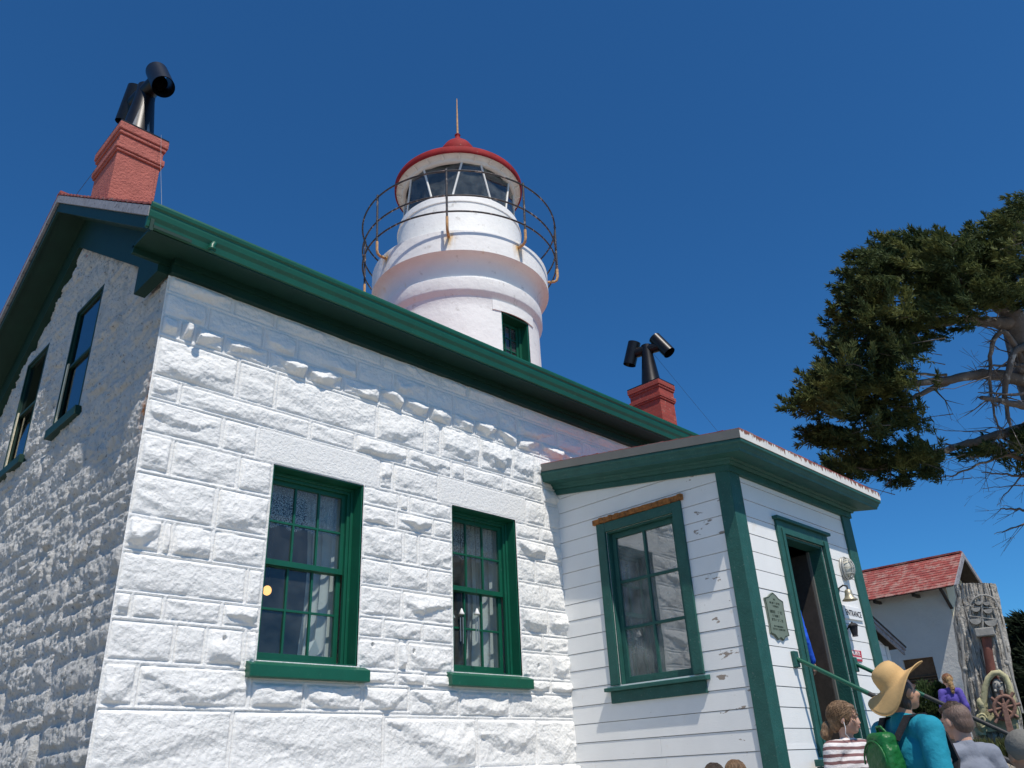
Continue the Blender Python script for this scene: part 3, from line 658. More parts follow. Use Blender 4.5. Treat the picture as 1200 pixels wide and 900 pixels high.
for i, (px, py) in enumerate(((541, 718), (559, 718), (530, 722))):
    p = at(px, py, 8.35); t_ = thing('wind_chime', (p.x, p.y, p.z - .35), ['white bell wind chime hanging in the right front window, the middle one', 'white bell wind chime hanging in the right front window, nearest the curtain', 'white bell wind chime in the right front window, at its left edge'][i], 'wind chime', 'wind chimes in the right front window')
    MB().lathe([(.004, .045), (.012, .03), (.018, .01), (.032, -.015), (.030, -.018), (0, -.016)], p, 16).build('bell', M['paper'], t_)
    tu = MB(); [tu.tube([p + Vector((.018 * math.cos(a), .018 * math.sin(a), -.05)), p + Vector((.018 * math.cos(a), .018 * math.sin(a), -.24 - .015 * a))], .006, 6) for a in (0, 1.6, 3.1, 4.7)]; tu.build('tubes', M['steel'], t_)
    MB().tube([p + Vector((0, 0, .07)), (p.x, p.y, 2.0)], .002, 5).build('cord', M['iron'], t_)
pc = MB(); pc.box(3.78, 3.90, .30, .40, .375, .46); pc.box(3.93, 4.05, .29, .38, .375, .45); tag(pc.build('paper_stack', M['paper'], origin=(3.9, .33, .375), bevel=.004), 'white paper cards standing on the right front window sill', 'papers')

# ================================================================== lighthouse tower
TX, TY = 6.12, 2.97; TC = (TX, TY, 0)
tower = thing('lighthouse_tower', (TX, TY, 3.3), 'round white lighthouse tower with red roofed lantern room above the house', 'lighthouse')
WA, WH = R(-90.5), R(13.2)          # window direction and half angle
def shaft(prof, gap=None):
    mb = MB()
    if not gap: return mb.lathe(prof, TC, 128)
    return mb.lathe(prof, TC, 118, gap[1], gap[0] + 2 * math.pi)
wz0, wz1 = 5.15, 6.19; r0, r1 = 1.367, 1.362
mb = shaft([(1.375, 3.3), (r0, wz0)]); g = shaft([(r0, wz0), (r1, wz1)], (WA - WH, WA + WH)); mb.add(g.v, g.f, True)
g = shaft([(r1, wz1), (1.362, 6.40), (1.365, 6.405), (1.415, 6.47), (1.422, 6.48), (1.43, 6.50), (1.43, 6.715), (1.425, 6.722), (1.372, 6.725), (1.372, 6.80), (1.378, 6.88), (1.395, 6.955), (1.425, 7.02), (1.465, 7.07), (1.52, 7.108), (1.572, 7.128), (1.578, 7.132), (1.578, 7.525), (1.572, 7.532), (1.15, 7.555)])
mb.add(g.v, g.f, True)
o = mb.build('tower_wall', M['tower'], tower, merge=True)
md = o.modifiers.new('edge', 'EDGE_SPLIT'); md.split_angle = R(35)
lt = MB().lathe([(1.36, 6.19), (1.378, 6.19), (1.378, 6.37), (1.36, 6.37)], TC, 24, R(-110.5), R(-71))
for a in (R(-110.5), R(-71)):
    lt.quad(*[(TX + r_ * math.cos(a), TY + r_ * math.sin(a), z) for r_, z in ((1.36, 6.19), (1.378, 6.19), (1.378, 6.37), (1.36, 6.37))])
lto = lt.build('window_lintel', M['tower'], tower, merge=True); md = lto.modifiers.new('edge', 'EDGE_SPLIT'); md.split_angle = R(35)
ca_, sa_ = math.cos(WA), math.sin(WA); tv = Vector((-sa_, ca_, 0)); rv = Vector((ca_, sa_, 0)); hw = 1.36 * math.sin(WH)
TWM = lambda u, v, w_: tuple(Vector((TX, TY, v)) + tv * u + rv * (1.345 + w_))
tw = MB(); 
for s_ in (-1, 1): tw.bm(TWM, s_ * hw, s_ * (hw - .03), wz0, wz1, -.32, -.025)
tw.bm(TWM, -hw + .03, hw - .03, wz1 - .03, wz1, -.32, -.012); tw.bm(TWM, -hw + .03, hw - .03, wz0, wz0 + .03, -.32, .03)
for s_ in (-1, 1): tw.bm(TWM, s_ * (hw - .03), s_ * (hw - .08), wz0 + .03, wz1 - .03, -.24, -.17)
twn = tw.build('window', M['green'], tower, bevel=.003)
f, g = sash_mb(TWM, -hw + .08, hw - .08, wz0 + .03, wz1 - .04, -.20, 3, 4, mun=.018); f.build('sash', M['green'], twn); g.build('pane', M['glass_dark'], twn)
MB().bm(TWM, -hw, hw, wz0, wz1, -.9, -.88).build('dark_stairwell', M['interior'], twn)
# drum and lantern
dr = MB().lathe([(1.17, 7.54), (1.15, 7.60), (1.14, 8.46), (1.155, 8.465), (1.155, 8.49), (1.135, 8.50), (1.125, 8.63), (1.09, 8.655), (.90, 8.655), (.9, 7.6)], TC, 128)
o = dr.build('lantern_drum', M['tower'], tower, merge=True); md = o.modifiers.new('edge', 'EDGE_SPLIT'); md.split_angle = R(35)
LZ0, LZ1, LR = 8.655, 9.46, 1.045
mu = MB(); gl = MB(); pa = lambda a, z, r_=LR: Vector((TX + r_ * math.cos(a), TY + r_ * math.sin(a), z))
cur = []
for k in range(6):
    c0 = R(-148.5 + 60 * k)
    cur += [(c0 - R(10.3), c0 - R(20.6)), (c0 + R(10.3), c0 + R(20.6))]
for i, (ab, atp) in enumerate(cur):
    mu.tube([pa(ab, LZ0), pa(atp, LZ1)], .019, 8)
    nb, ntp = cur[(i + 1) % len(cur)]
    if nb < ab: nb += 2 * math.pi; ntp += 2 * math.pi
    gl.quad(pa(ab, LZ0, LR - .01), pa(nb, LZ0, LR - .01), pa(ntp, LZ1, LR - .01), pa(atp, LZ1, LR - .01))
mu.build('glazing_bar', M['white_wood'], tower)
# each lantern pane separately
for i in range(len(gl.f)):
    f = gl.f[i]; P = [Vector(gl.v[j]) for j in f]; nn = (P[1] - P[0]).cross(P[3] - P[0]).normalized()
    MB().prism(P, nn * .006).build('lantern_pane', M['glass_dark'], tower)
ln = MB().lathe([(.0, 8.66), (.22, 8.66), (.25, 8.75), (.30, 8.95), (.30, 9.15), (.24, 9.35), (.1, 9.42), (0, 9.42)], TC, 24); ln.lathe([(.9, 8.66), (0, 8.66)], TC, 32)
ln.build('lantern_lens', M['glass_shiny'], tower)
LB = MB().lathe([(0, 9.47), (1.0, 9.47), (1.0, 9.465)], TC, 48); LB.build('lantern_ceiling', M['interior'], tower)
cv = MB().lathe([(1.0, 9.42), (1.075, 9.42), (1.08, 9.46), (1.10, 9.50), (1.19, 9.515), (1.19, 9.545), (1.0, 9.6)], TC, 96); cv.build('lantern_cornice', M['white_wood'], tower)
br = MB()
for k in range(24):
    a = R(15 * k + 4); e = Vector((math.cos(a), math.sin(a), 0)); t_ = Vector((-e.y, e.x, 0)); c = Vector((TX, TY, 0))
    br = MB(); br.prism([c + e * 1.082 + t_ * .016 + Vector((0, 0, 9.455)), c + e * 1.18 + t_ * .016 + Vector((0, 0, 9.49)), c + e * 1.18 + t_ * .016 + Vector((0, 0, 9.514)), c + e * 1.082 + t_ * .016 + Vector((0, 0, 9.514))], -t_ * .032); br.build('eave_bracket', M['white_wood'], tower)
rf = MB().lathe([(1.185, 9.515), (1.205, 9.505), (1.218, 9.52), (1.222, 9.56), (1.222, 9.62), (1.205, 9.655), (1.19, 9.665), (1.17, 9.66), (.95, 9.80), (.6, 10.02), (.34, 10.20), (.30, 10.24), (.29, 10.40), (.35, 10.43), (.355, 10.50), (.33, 10.60), (.26, 10.72), (.16, 10.82), (.09, 10.88), (.055, 10.94), (.045, 11.0), (.06, 11.03), (.03, 11.07)], TC, 96)
o = rf.build('lantern_roof', M['red_trim'], tower, merge=True); md = o.modifiers.new('edge', 'EDGE_SPLIT'); md.split_angle = R(40)
MB().tube([(TX, TY, 11.0), (TX, TY, 11.6), (TX, TY, 12.02)], [.022, .016, .008], 8).build('lightning_rod', M['rust'], tower)
rl = MB()
for z, r_ in ((8.59, 1.785), (8.09, 1.765), (7.77, 1.755)):
    rl.tube([(TX + r_ * math.cos(2 * math.pi * k / 120), TY + r_ * math.sin(2 * math.pi * k / 120), z) for k in range(121)], .0155, 8, caps=False)
rl.build('gallery_rail', M['rail_iron'], tower)
for k in range(8):
    a = R(-138.5 + 44.9 * k); e = Vector((math.cos(a), math.sin(a), 0)); c = Vector((TX, TY, 0)); pz = lambda r_, z: c + e * r_ + Vector((0, 0, z))
    p = MB().tube([pz(1.785, 8.64), pz(1.785, 8.60), pz(1.775, 8.1), pz(1.765, 7.62)], .019, 10).build('rail_post', M['rail_iron'], tower)
    MB().tube([pz(1.765, 7.66), pz(1.763, 7.50), pz(1.745, 7.43), pz(1.70, 7.40), pz(1.56, 7.40)], .024, 10).build('post_hook', M['rust'], p)
    [MB().ell(pz(r_, z), (.026, .026, .026), None, 10, 6).build('post_knob', M['rail_iron'], p) for z, r_ in ((8.59, 1.785), (8.09, 1.772), (7.77, 1.765))]
# ================================================================== entrance porch
YF = -2.335; FL = -.40
porch = thing('entrance_porch', (4.92, YF, -1.55), 'white clapboard entrance porch with teal corner boards and open doorway', 'porch')
SIDE = lambda u, v, w_: (4.955 - w_, -u, v)
FACE = lambda u, v, w_: (u, -2.30 - w_, v)
def clip_top(P, f):
    out = []
    for i in range(len(P)):
        a, b_ = P[i], P[(i + 1) % len(P)]; fa, fb = f(a[0]) - a[1], f(b_[0]) - b_[1]
        if fa >= 0: out.append(a)
        if fa * fb < 0: t_ = fa / (fa - fb); out.append((a[0] + (b_[0] - a[0]) * t_, a[1] + (b_[1] - a[1]) * t_))
    return out
def butt(s_, rg_):
    x, y = s_
    if y - x < 1.3 or rg_.random() > .5: return [s_]
    m_ = x + (y - x) * rg_.uniform(.25, .75); return [(x, m_ - .0012), (m_ + .0012, y)]
def boards(mp, u0, u1, z0, z1, top, ops=(), pitch=.18, phase=.985, th=.018, gap=.006, seed=1):
    mb = MB(); rg_ = random.Random(seed); k0 = math.floor((z0 - phase) / pitch); k = k0
    while phase + k * pitch < z1:
        a, b_ = phase + k * pitch + gap, phase + (k + 1) * pitch; k += 1
        segs = [(u0, u1)]
        cuts = sorted({a, b_} | {q for o_ in ops for q in o_[2:] if a < q < b_})
        for c, d in zip(cuts[:-1], cuts[1:]):
            segs = [(u0, u1)]
            for o_ in ops:
                if o_[2] < (c + d) / 2 < o_[3]:
                    segs = [s_ for (x, y) in segs for s_ in ((x, min(y, o_[0])), (max(x, o_[1]), y)) if s_[1] - s_[0] > 1e-4]
            segs = [q_ for s_ in segs for q_ in butt(s_, rg_)]
            for x, y in segs:
                P = clip_top([(x, c), (y, c), (y, d), (x, d)], top)
                if len(P) < 3: continue
                j = rg_.uniform(-.0015, .0015); v0 = Vector(mp(0, 0, 0)); nn = Vector(mp(0, 0, 1)) - v0
                # the lower edge of a board stands a little prouder than its top
                Q = [Vector(mp(pu, pv, th + j + (.004 if pv < c + 1e-6 and c == a else 0))) for pu, pv in P]; Bk = [Vector(mp(pu, pv, 0)) for pu, pv in P]
                n = len(P); mb.add(Q + Bk, [tuple(range(n))] + [(i, n + i, n + (i + 1) % n, (i + 1) % n) for i in range(n)])
    return mb
def hole_box(mb, mp, u0, u1, v0, v1, w0, w1, o_):
    a, b_, c, d = o_
    mb.bm(mp, u0, a, v0, v1, w0, w1); mb.bm(mp, b_, u1, v0, v1, w0, w1)
    if c > v0: mb.bm(mp, a, b_, v0, c, w0, w1)
    mb.bm(mp, a, b_, d, v1, w0, w1)
WO = (.70, 1.615, .25, 1.87); DO = (5.87, 6.80, FL, 1.64)
zs_top = lambda u: 2.55 - .152 * u
b1 = boards(SIDE, 0, 2.33, -1.9, 2.6, zs_top, [WO], seed=1); b1.build('side_boarding', M['siding'], porch)
b2 = boards(FACE, 4.94, 7.70, -1.9, 2.2, lambda u: 2.2, [DO], seed=2); b2.build('front_boarding', M['siding'], porch)
XEM = lambda u, v, w_: (7.68 + w_, -u, v)
boards(XEM, 0, 2.33, -1.9, 2.6, zs_top, seed=3).build('side_boarding', M['siding'], porch)
bk = MB(); hole_box(bk, SIDE, .02, 2.32, -1.9, 2.18, -.02, -.001, WO); hole_box(bk, FACE, 4.97, 7.66, -1.9, 2.18, -.02, -.001, DO); bk.bm(XEM, .02, 2.3, -1.9, 2.15, -.02, -.001)
bk.build('sheathing', M['siding_gap'], porch)
li = MB(); hole_box(li, SIDE, .02, 2.2, FL, 2.1, -.14, -.12, WO); hole_box(li, FACE, 5.09, 7.5, FL, 2.1, -.14, -.12, DO); li.box(7.52, 7.54, -2.2, -.1, FL, 2.1); li.box(5.1, 7.5, -.12, -.10, FL, 2.1); li.box(5.0, 7.6, -2.2, -.1, 2.05, 2.08); li.box(5.0, 7.6, -2.28, -.1, FL - .06, FL)
li.build('porch_lining', M['porch_inside'], porch)
# trims
for nm, P in (('corner_board', [(4.912, -2.19), (4.912, -2.347), (5.12, -2.347), (5.12, -2.319), (4.936, -2.319), (4.936, -2.19)]), ('corner_board', [(7.50, -2.347), (7.722, -2.347), (7.722, -2.14), (7.698, -2.14), (7.698, -2.319), (7.50, -2.319)])):
    MB().prism([(x, y, -1.9) for x, y in P], (0, 0, 4.07)).build(nm, M['porch_green'], porch, bevel=.004)
XL, XR_, OL, OF, OR = 4.92, 7.71, .27, .345, .26
zr = lambda y: 2.82 + .152 * y
def sweep(prof, cs_=(0, 1, 2, 3)):
    mb = MB(); n = len(prof); V = []
    for c in cs_:
        for o_, dz in prof:
            x = XL - o_ * OL if c < 2 else XR_ + o_ * OR; y = 0.0 if c in (0, 3) else YF - o_ * OF
            V.append((x, y, zr(y) + dz))
    F_ = []
    for c in range(len(cs_) - 1):
        for k in range(n): k2 = (k + 1) % n; F_.append((c * n + k, (c + 1) * n + k, (c + 1) * n + k2, c * n + k2))
    F_ += [tuple(range(n)), tuple(range((len(cs_) - 1) * n, len(cs_) * n))[::-1]]
    mb.add(V, F_); return mb
LIP = [(1.0, 0), (1.0, -.092), (.95, -.092), (.95, 0)]
sweep(LIP, (1, 2)).build('fascia_flashing', M['fascia'], porch, None)
sweep(LIP, (0, 1)).build('fascia_flashing', M['flashing'], porch); sweep(LIP, (2, 3)).build('fascia_flashing', M['flashing'], porch)
sweep([(.965, -.093), (.985, -.105), (.98, -.125), (.93, -.14), (.90, -.165), (.86, -.185), (.84, -.21), (.30, -.215), (.26, -.235), (.20, -.24), (.16, -.27), (.0, -.275), (-.1, -.27), (-.1, -.1)]).build('cornice', M['porch_green'], porch)
fz = MB()
fz.prism([(4.93, 0, zr(0) - .275), (4.93, YF - .01, zr(YF) - .275), (4.93, YF - .01, zr(YF) - .335), (4.93, 0, zr(0) - .335)], (-.03, 0, 0))
fz.box(4.90, 7.74, -2.365, -2.321, 2.125, zr(YF - .02) - .262)
fz.prism([(7.70, 0, zr(0) - .275), (7.70, YF - .01, zr(YF) - .275), (7.70, YF - .01, zr(YF) - .335), (7.70, 0, zr(0) - .335)], (.03, 0, 0))
fz.build('frieze', M['porch_green'], porch)
pr = shingle_slope(lambda x, s_, d: (x, -s_, 2.822 - .152 * s_ + d), XL - OL + .012, XR_ + OR - .012, 0, -YF + OF - .015, 15, th=.016, lift=.010, jag=.004, seed=9)
pr.prism([(XL - OL + .01, -.0, 2.815), (XL - OL + .01, YF - OF + .01, zr(YF - OF + .01) - .005), (XL - OL + .01, YF - OF + .01, zr(YF - OF) + .012), (XL - OL + .01, -.0, 2.83)], (XR_ + OR - XL + OL - .02, 0, 0))
pr.build('porch_roof', M['shingle'], porch)
# side window
c = MB(); u0, u1, v0, v1 = WO
c.bm(SIDE, u0 - .115, u0, v0, v1 + .105, .012, .046); c.bm(SIDE, u1, u1 + .115, v0, v1 + .105, .012, .046); c.bm(SIDE, u0, u1, v1, v1 + .105, .012, .043)
for a, b_ in ((u0, u0 + .02), (u1 - .02, u1)): c.bm(SIDE, a, b_, v0, v1, -.13, .012)
c.bm(SIDE, u0 + .02, u1 - .02, v1 - .02, v1, -.13, .012)
pw = c.build('window', M['porch_green'], porch, bevel=.004)
f, g = sash_mb(SIDE, u0 + .022, u1 - .022, v0 + .005, v1 - .022, -.045, 2, 3, stile=.055, bot=.07, top=.055, mun=.03, th=.04); f.build('sash', M['porch_green'], pw, bevel=.003); g.build('pane', M['glass_shiny'], pw)
s_ = MB(); s_.prism([SIDE(u0 - .165, .19, -.05), SIDE(u0 - .165, .19, .10), SIDE(u0 - .165, .225, .10), SIDE(u0 - .165, .248, -.05)], Vector((0, -(u1 - u0 + .33), 0))); s_.bm(SIDE, u0 - .12, u1 + .12, .075, .188, .012, .05); s_.build('sill', M['porch_green'], pw, bevel=.004)
rc = MB(); rg_ = random.Random(4); nn = 26
for i in range(nn):
    a, b_ = u0 - .15 + (u1 - u0 + .30) * i / nn, u0 - .15 + (u1 - u0 + .30) * (i + 1) / nn
    rc.bm(SIDE, a, b_ - .0005, v1 + .107 + rg_.uniform(-.004, .004), v1 + .165 + rg_.uniform(-.006, .006), .0, .062 + rg_.uniform(-.004, .006))
rc.build('drip_cap', M['rust_cap'], pw)
# curtain-like inner window frame seen through the glass
# doorway
d = MB(); u0, u1, v0, v1 = DO
d.bm(FACE, u0 - .13, u0, v0 - .12, v1 + .13, .012, .05); d.bm(FACE, u1, u1 + .125, v0 - .12, v1 + .13, .012, .05); d.bm(FACE, u0, u1, v1, v1 + .13, .012, .048)
d.bm(FACE, u0 - .16, u1 + .155, v1 + .131, v1 + .165, .0, .085)
d.bm(FACE, u0 - .05, u0 + .002, v0 - .12, v1 + .05, .05, .062); d.bm(FACE, u1 - .002, u1 + .05, v0 - .12, v1 + .05, .05, .062)
for a, b_ in ((u0, u0 + .03), (u1 - .03, u1)): d.bm(FACE, a, b_, v0 - .05, v1, -.15, .012)
d.bm(FACE, u0 + .03, u1 - .03, v1 - .03, v1, -.15, .012); d.bm(FACE, u0 + .03, u1 - .03, v0 - .04, v0, -.15, .03)
dw = d.build('doorway', M['porch_green'], porch, bevel=.004)
MB().box(6.74, 6.775, -2.14, -1.25, FL + .02, 1.58).build('door_leaf', M['dark_wood'], dw, bevel=.004)
MB().box(6.742, 6.772, -2.17, -2.143, FL + .02, 1.60).build('door_edge', M['flashing'], dw)
MB().tube([(6.735, -1.34, .62), (6.70, -1.34, .62), (6.68, -1.34, .62)], [.012, .012, .03], 10).build('door_knob', M['bronze'], dw)
# landing and steps
st = thing('porch_steps', (6.3, -2.36, -1.5), 'teal painted steps and landing below the porch doorway', 'steps')
lb = MB(); lb.box(5.55, 7.15, -3.25, -2.36, -.60, -.54); lb.box(5.56, 7.14, -3.23, -2.37, -1.6, -.602); lb.build('landing', M['porch_green'], st, bevel=.006)
for k in range(4):
    z = -.54 - .21 * (k + 1); s_ = MB(); s_.box(5.6, 7.1, -3.25 - .29 * (k + 1), -3.252 - .29 * k, z - .04, z); s_.box(5.62, 7.08, -3.24 - .29 * (k + 1), -3.255 - .29 * k, -1.75, z - .042); s_.build('tread', M['porch_green'], st, bevel=.005)
def handrail(x, z, label):
    h = thing('handrail', (x, YF, z), label, 'handrail', 'handrails of the porch steps')
    MB().bm(lambda u, v, w_: (x + u, -2.32 - w_, z + v), -.04, .04, -.075, .075, 0, .045).build('wall_bracket', M['porch_green'], h, bevel=.008)
    q = lambda t_: (x, -2.36 - t_, z - .60 * t_)
    MB().tube([(x, -2.36, z), q(.05), q(.62)], .021, 12).build('upper_rail', M['green'], h)
    MB().tube([q(.621), q(2.35), (x, -4.78, z - .60 * 2.35 - .05)], .021, 12).build('lower_rail', M['iron'], h)
    MB().tube([(x, -4.62, z - 1.36), (x, -4.62, -1.75)], .02, 12).build('rail_leg', M['iron'], h)
handrail(5.60, .344, 'green handrail on the left side of the doorway, turning black lower down')
handrail(6.94, .365, 'green handrail right of the doorway, running behind the tan hat')

# ------------------------------------------------------------------ things fixed to the porch front
def text(parent, s_, size, loc, mt_, align='CENTER', bold=.0, sx=1.0):
    cu = bpy.data.curves.new('lettering', 'FONT'); cu.body = s_; cu.size = size; cu.extrude = .0012; cu.align_x = align; cu.align_y = 'CENTER'; cu.offset = bold
    to = bpy.data.objects.new('t', cu); col.objects.link(to); me = bpy.data.meshes.new_from_object(to.evaluated_get(bpy.context.evaluated_depsgraph_get())); bpy.data.objects.remove(to); me.materials.clear(); me.materials.append(mt_)
    o = bpy.data.objects.new('lettering', me); col.objects.link(o); o.parent = parent; o.location = Vector(loc) - ORG[parent.name]; o.rotation_euler = (R(90), 0, 0); o.scale = (sx, 1, 1)
    return o
yb = -2.322
pq = thing('plaque', (5.39, yb, .73), 'sage green shaped plaque with dark lettering on the porch boards left of the door', 'plaque')
sh_ = [(-.18, -.17), (-.10, -.185), (-.05, -.225), (0, -.20), (.05, -.225), (.10, -.185), (.18, -.17), (.17, -.1), (.17, .1), (.18, .165), (.10, .185), (.05, .215), (0, .235), (-.05, .215), (-.10, .185), (-.18, .165), (-.17, .1), (-.17, -.1)]
MB().prism([(5.39 + a, yb - .001, .73 + b_) for a, b_ in sh_], (0, -.016, 0)).build('plate', M['plaque'], pq, bevel=.004)
rim = MB(); n = len(sh_)
for i in range(n):
    a, b_ = sh_[i], sh_[(i + 1) % n]; rim.tube([(5.39 + a[0] * .97, yb - .018, .73 + a[1] * .97), (5.39 + b_[0] * .97, yb - .018, .73 + b_[1] * .97)], .004, 6)
rim.build('rim', M['plaque_text'], pq)
lt = MB(); rg_ = random.Random(12)      # raised lettering too small to read
for z, x0, x1, hh in ((.165, -.015, .015, .014), (.128, -.10, .10, .017), (.098, -.06, .06, .017), (.042, -.12, .12, .026), (.004, -.08, .08, .022), (-.034, -.11, .11, .024), (-.095, -.09, .09, .014), (-.122, -.12, .12, .016)):
    x = x0
    while x < x1:
        wd = hh * rg_.uniform(.45, .75)
        k = rg_.random()
        if k < .82:
            px_ = 5.39 + x
            lt.box(px_, px_ + hh * .18, yb - .0185, yb - .0175, .73 + z - hh / 2, .73 + z + hh / 2)
            if k < .5: lt.box(px_, px_ + wd * .8, yb - .0187, yb - .0175, .73 + z + hh * .32, .73 + z + hh / 2)
            if k > .3: lt.box(px_, px_ + wd * .8, yb - .0189, yb - .0175, .73 + z - hh / 2, .73 + z - hh * .32)
            if k > .5: lt.box(px_ + wd * .62, px_ + wd * .8, yb - .0191, yb - .0175, .73 + z - hh / 2, .73 + z + hh / 2)
        x += wd * 1.15
lt.build('raised_lettering', M['plaque_text'], pq)
sg = thing('entrance_sign', (7.14, yb, .86), 'white sign reading ENTRANCE in black letters right of the doorway', 'sign')
MB().prism([(6.955, yb - .001, .855), (7.44, yb - .001, .865), (7.44, yb - .001, 1.005), (6.955, yb - .001, 1.0)], (0, -.02, 0)).build('board', M['sign_white'], sg, bevel=.003)
text(sg, 'ENTRANCE', .092, (7.205, yb - .0225, .925), M['ink'], bold=.0006, sx=.86)
rs = thing('private_sign', (7.05, yb, .41), 'small red sign reading PRIVATE in white below the lantern', 'sign')
MB().prism([(6.90, yb - .001, .405), (7.19, yb - .001, .41), (7.21, yb - .001, .525), (6.92, yb - .001, .52)], (0, -.008, 0)).build('plate', M['sign_red'], rs, bevel=.002)
text(rs, 'PRIVATE', .062, (7.055, yb - .0105, .487), M['sign_white'], bold=.0008, sx=.9)
ln_ = MB(); x = 6.935; rg_ = random.Random(3)
while x < 7.17:
    wd = rg_.uniform(.008, .014); ln_.box(x, x + wd * .75, yb - .0105, yb - .0090, .432, .452); x += wd * 1.1
ln_.build('small_lettering', M['sign_white'], rs)
# caged bulkhead light
bl = thing('bulkhead_light', (7.23, yb, 1.44), 'oval caged bulkhead light high on the porch wall right of the doorway', 'wall light')
e = MB(); e.ell((7.23, yb - .015, 1.44), (.085, .035, .135), None, 24, 12); e.build('backplate', M['fixture'], bl)
e = MB(); e.ell((7.23, yb - .05, 1.44), (.062, .075, .105), None, 24, 14); e.build('globe', M['frosted'], bl)
e = MB()
arc = lambda f_: [f_(R(a)) for a in range(-90, 91, 10)]
for dx in (-.035, .0, .035): e.tube(arc(lambda a: (7.23 + dx, yb - .04 - .095 * math.cos(a) * math.sqrt(1 - (dx / .085) ** 2), 1.44 + .125 * math.sin(a))), .005, 6)
for dz in (-.07, 0, .07): e.tube(arc(lambda a: (7.23 + .085 * math.sin(a) * math.sqrt(1 - (dz / .14) ** 2), yb - .04 - .093 * math.cos(a) * math.sqrt(1 - (dz / .14) ** 2), 1.44 + dz)), .005, 6)
e.tube([(7.23 + .083 * math.cos(R(a)), yb - .045, 1.44 + .128 * math.sin(R(a))) for a in range(0, 361, 12)], .010, 8)
e.build('guard_cage', M['fixture'], bl)
be = thing('hanging_bell', (6.99, yb, 1.05), 'small brass bell on a bracket between the caged light and the ENTRANCE sign', 'bell')
MB().lathe([(0, 1.155), (.024, 1.153), (.038, 1.138), (.042, 1.10), (.052, 1.065), (.08, 1.04), (.083, 1.032), (.074, 1.034), (.042, 1.065), (0, 1.11)], (6.95, yb - .12, 0), 28).build('bell_body', M['bronze'], be)
MB().tube([(6.94, yb - .002, 1.10), (6.94, yb - .03, 1.18), (6.945, yb - .08, 1.205), (6.95, yb - .12, 1.19), (6.95, yb - .12, 1.15)], .010, 8).build('bracket', M['iron'], be)
la = thing('wall_lantern', (6.985, yb, .70), 'small black wall lantern beside the door trim below the ENTRANCE sign', 'lantern')
MB().lathe([(.0, .80), (.028, .795), (.055, .775), (.058, .765), (.0, .762)], (6.985, yb - .075, 0), 8, smooth=False).build('lantern_cap', M['iron'], la)
MB().lathe([(.05, .764), (.030, .665), (.034, .655), (0, .652)], (6.985, yb - .075, 0), 8, smooth=False).build('lantern_body', M['ink'], la)
MB().tube([(6.985, yb - .002, .74), (6.985, yb - .075, .81), (6.985, yb - .075, .79)], .007, 6).build('bracket', M['iron'], la)

# ================================================================== lean-to at the far end of the house
lo = thing('white_leanto', (13.2, .2, -1.6), 'white boarded lean-to with sloping roof edge just beyond the porch', 'lean-to')
LMP = lambda u, v, w_: (u, .12 - w_, v)
boards(LMP, 12.2, 14.32, -1.6, 2.2, lambda u: 2.17 - .36 * (u - 12.2) - .06, seed=5, pitch=.2).build('front_boarding', M['siding'], lo)
bx = MB(); bx.prism([(12.22, .13, -1.6), (14.30, .13, -1.6), (14.30, .13, 1.33), (12.22, .13, 2.08)], (0, 3.5, 0)); bx.build('wall', M['siding'], lo)
cb = MB(); cb.box(14.22, 14.36, .08, .125, -1.6, 1.36); cb.box(14.325, 14.36, .126, .24, -1.6, 1.36); cb.build('corner_board', M['white_wood'], lo)
ro = MB(); ro.prism([(12.2, -.10, 2.30), (14.78, -.10, 1.37), (14.78, -.10, 1.34), (12.2, -.10, 2.27)], (0, 3.9, 0)); ro.build('leanto_roof', M['dark_wood'], lo)
rb = MB(); rb.prism([(12.2, -.06, 2.265), (14.74, -.06, 1.35), (14.74, -.06, 1.21), (12.2, -.06, 2.125)], (0, .03, 0)); rb.prism([(12.2, -.085, 2.266), (14.76, -.085, 1.343), (14.76, -.085, 1.29), (12.2, -.085, 2.21)], (0, .024, 0)); rb.build('bargeboard', M['grey_wood'], lo)

# ================================================================== shed with the red roof
SX0, SXR, SX1, SY0, SY1, SZE, SZR = 17.55, 18.75, 19.95, -.45, 6.0, 2.84, 3.72
shed = thing('stucco_shed', (18.75, 2.5, -.7), 'white stuccoed shed with peeling red shingle roof behind the porch', 'shed')
sw = MB(); WS = (18.0,); wy0, wy1, wz0_, wz1_ = .55, 1.22, .72, 1.45
wl = 18.0
sw.box(wl, wl + .2, -.10, wy0, -1.0, SZE + .2); sw.box(wl, wl + .2, wy1, SY1, -1.0, SZE + .2); sw.box(wl, wl + .2, wy0, wy1, -1.0, wz0_); sw.box(wl, wl + .2, wy0, wy1, wz1_, SZE + .2)
sw.box(19.3, 19.5, -.10, SY1, -1, SZE + .2); sw.build('side_wall', M['stucco'], shed)
ge = MB(); ge.prism([(wl + .003, -.12, -1), (19.497, -.12, -1), (19.497, -.12, 3.0), (SXR, -.12, 3.55), (wl + .003, -.12, 3.0)], (0, .2, 0)); ge.build('gable_wall', M['cream'], shed)
lv = MB(); lv.box(wl + .06, wl + .10, wy0, wy1, wz0_, wz1_)
for k in range(6): z = wz0_ + .02 + k * .06; lv.prism([(wl + .01, wy0, z), (wl + .06, wy0, z + .04), (wl + .06, wy0, z + .055), (wl + .01, wy0, z + .02)], (0, wy1 - wy0, 0))
lv.build('louvre', M['brown_wood'], shed)
sk = (SZR - SZE) / (SXR - SX0)
r_ = shingle_slope(lambda x, s_, d: (SXR - s_, x, SZR - sk * s_ + d), SY0, SY1, 0, SXR - SX0 + .04, 13, th=.016, lift=.012, jag=.008, seed=31)
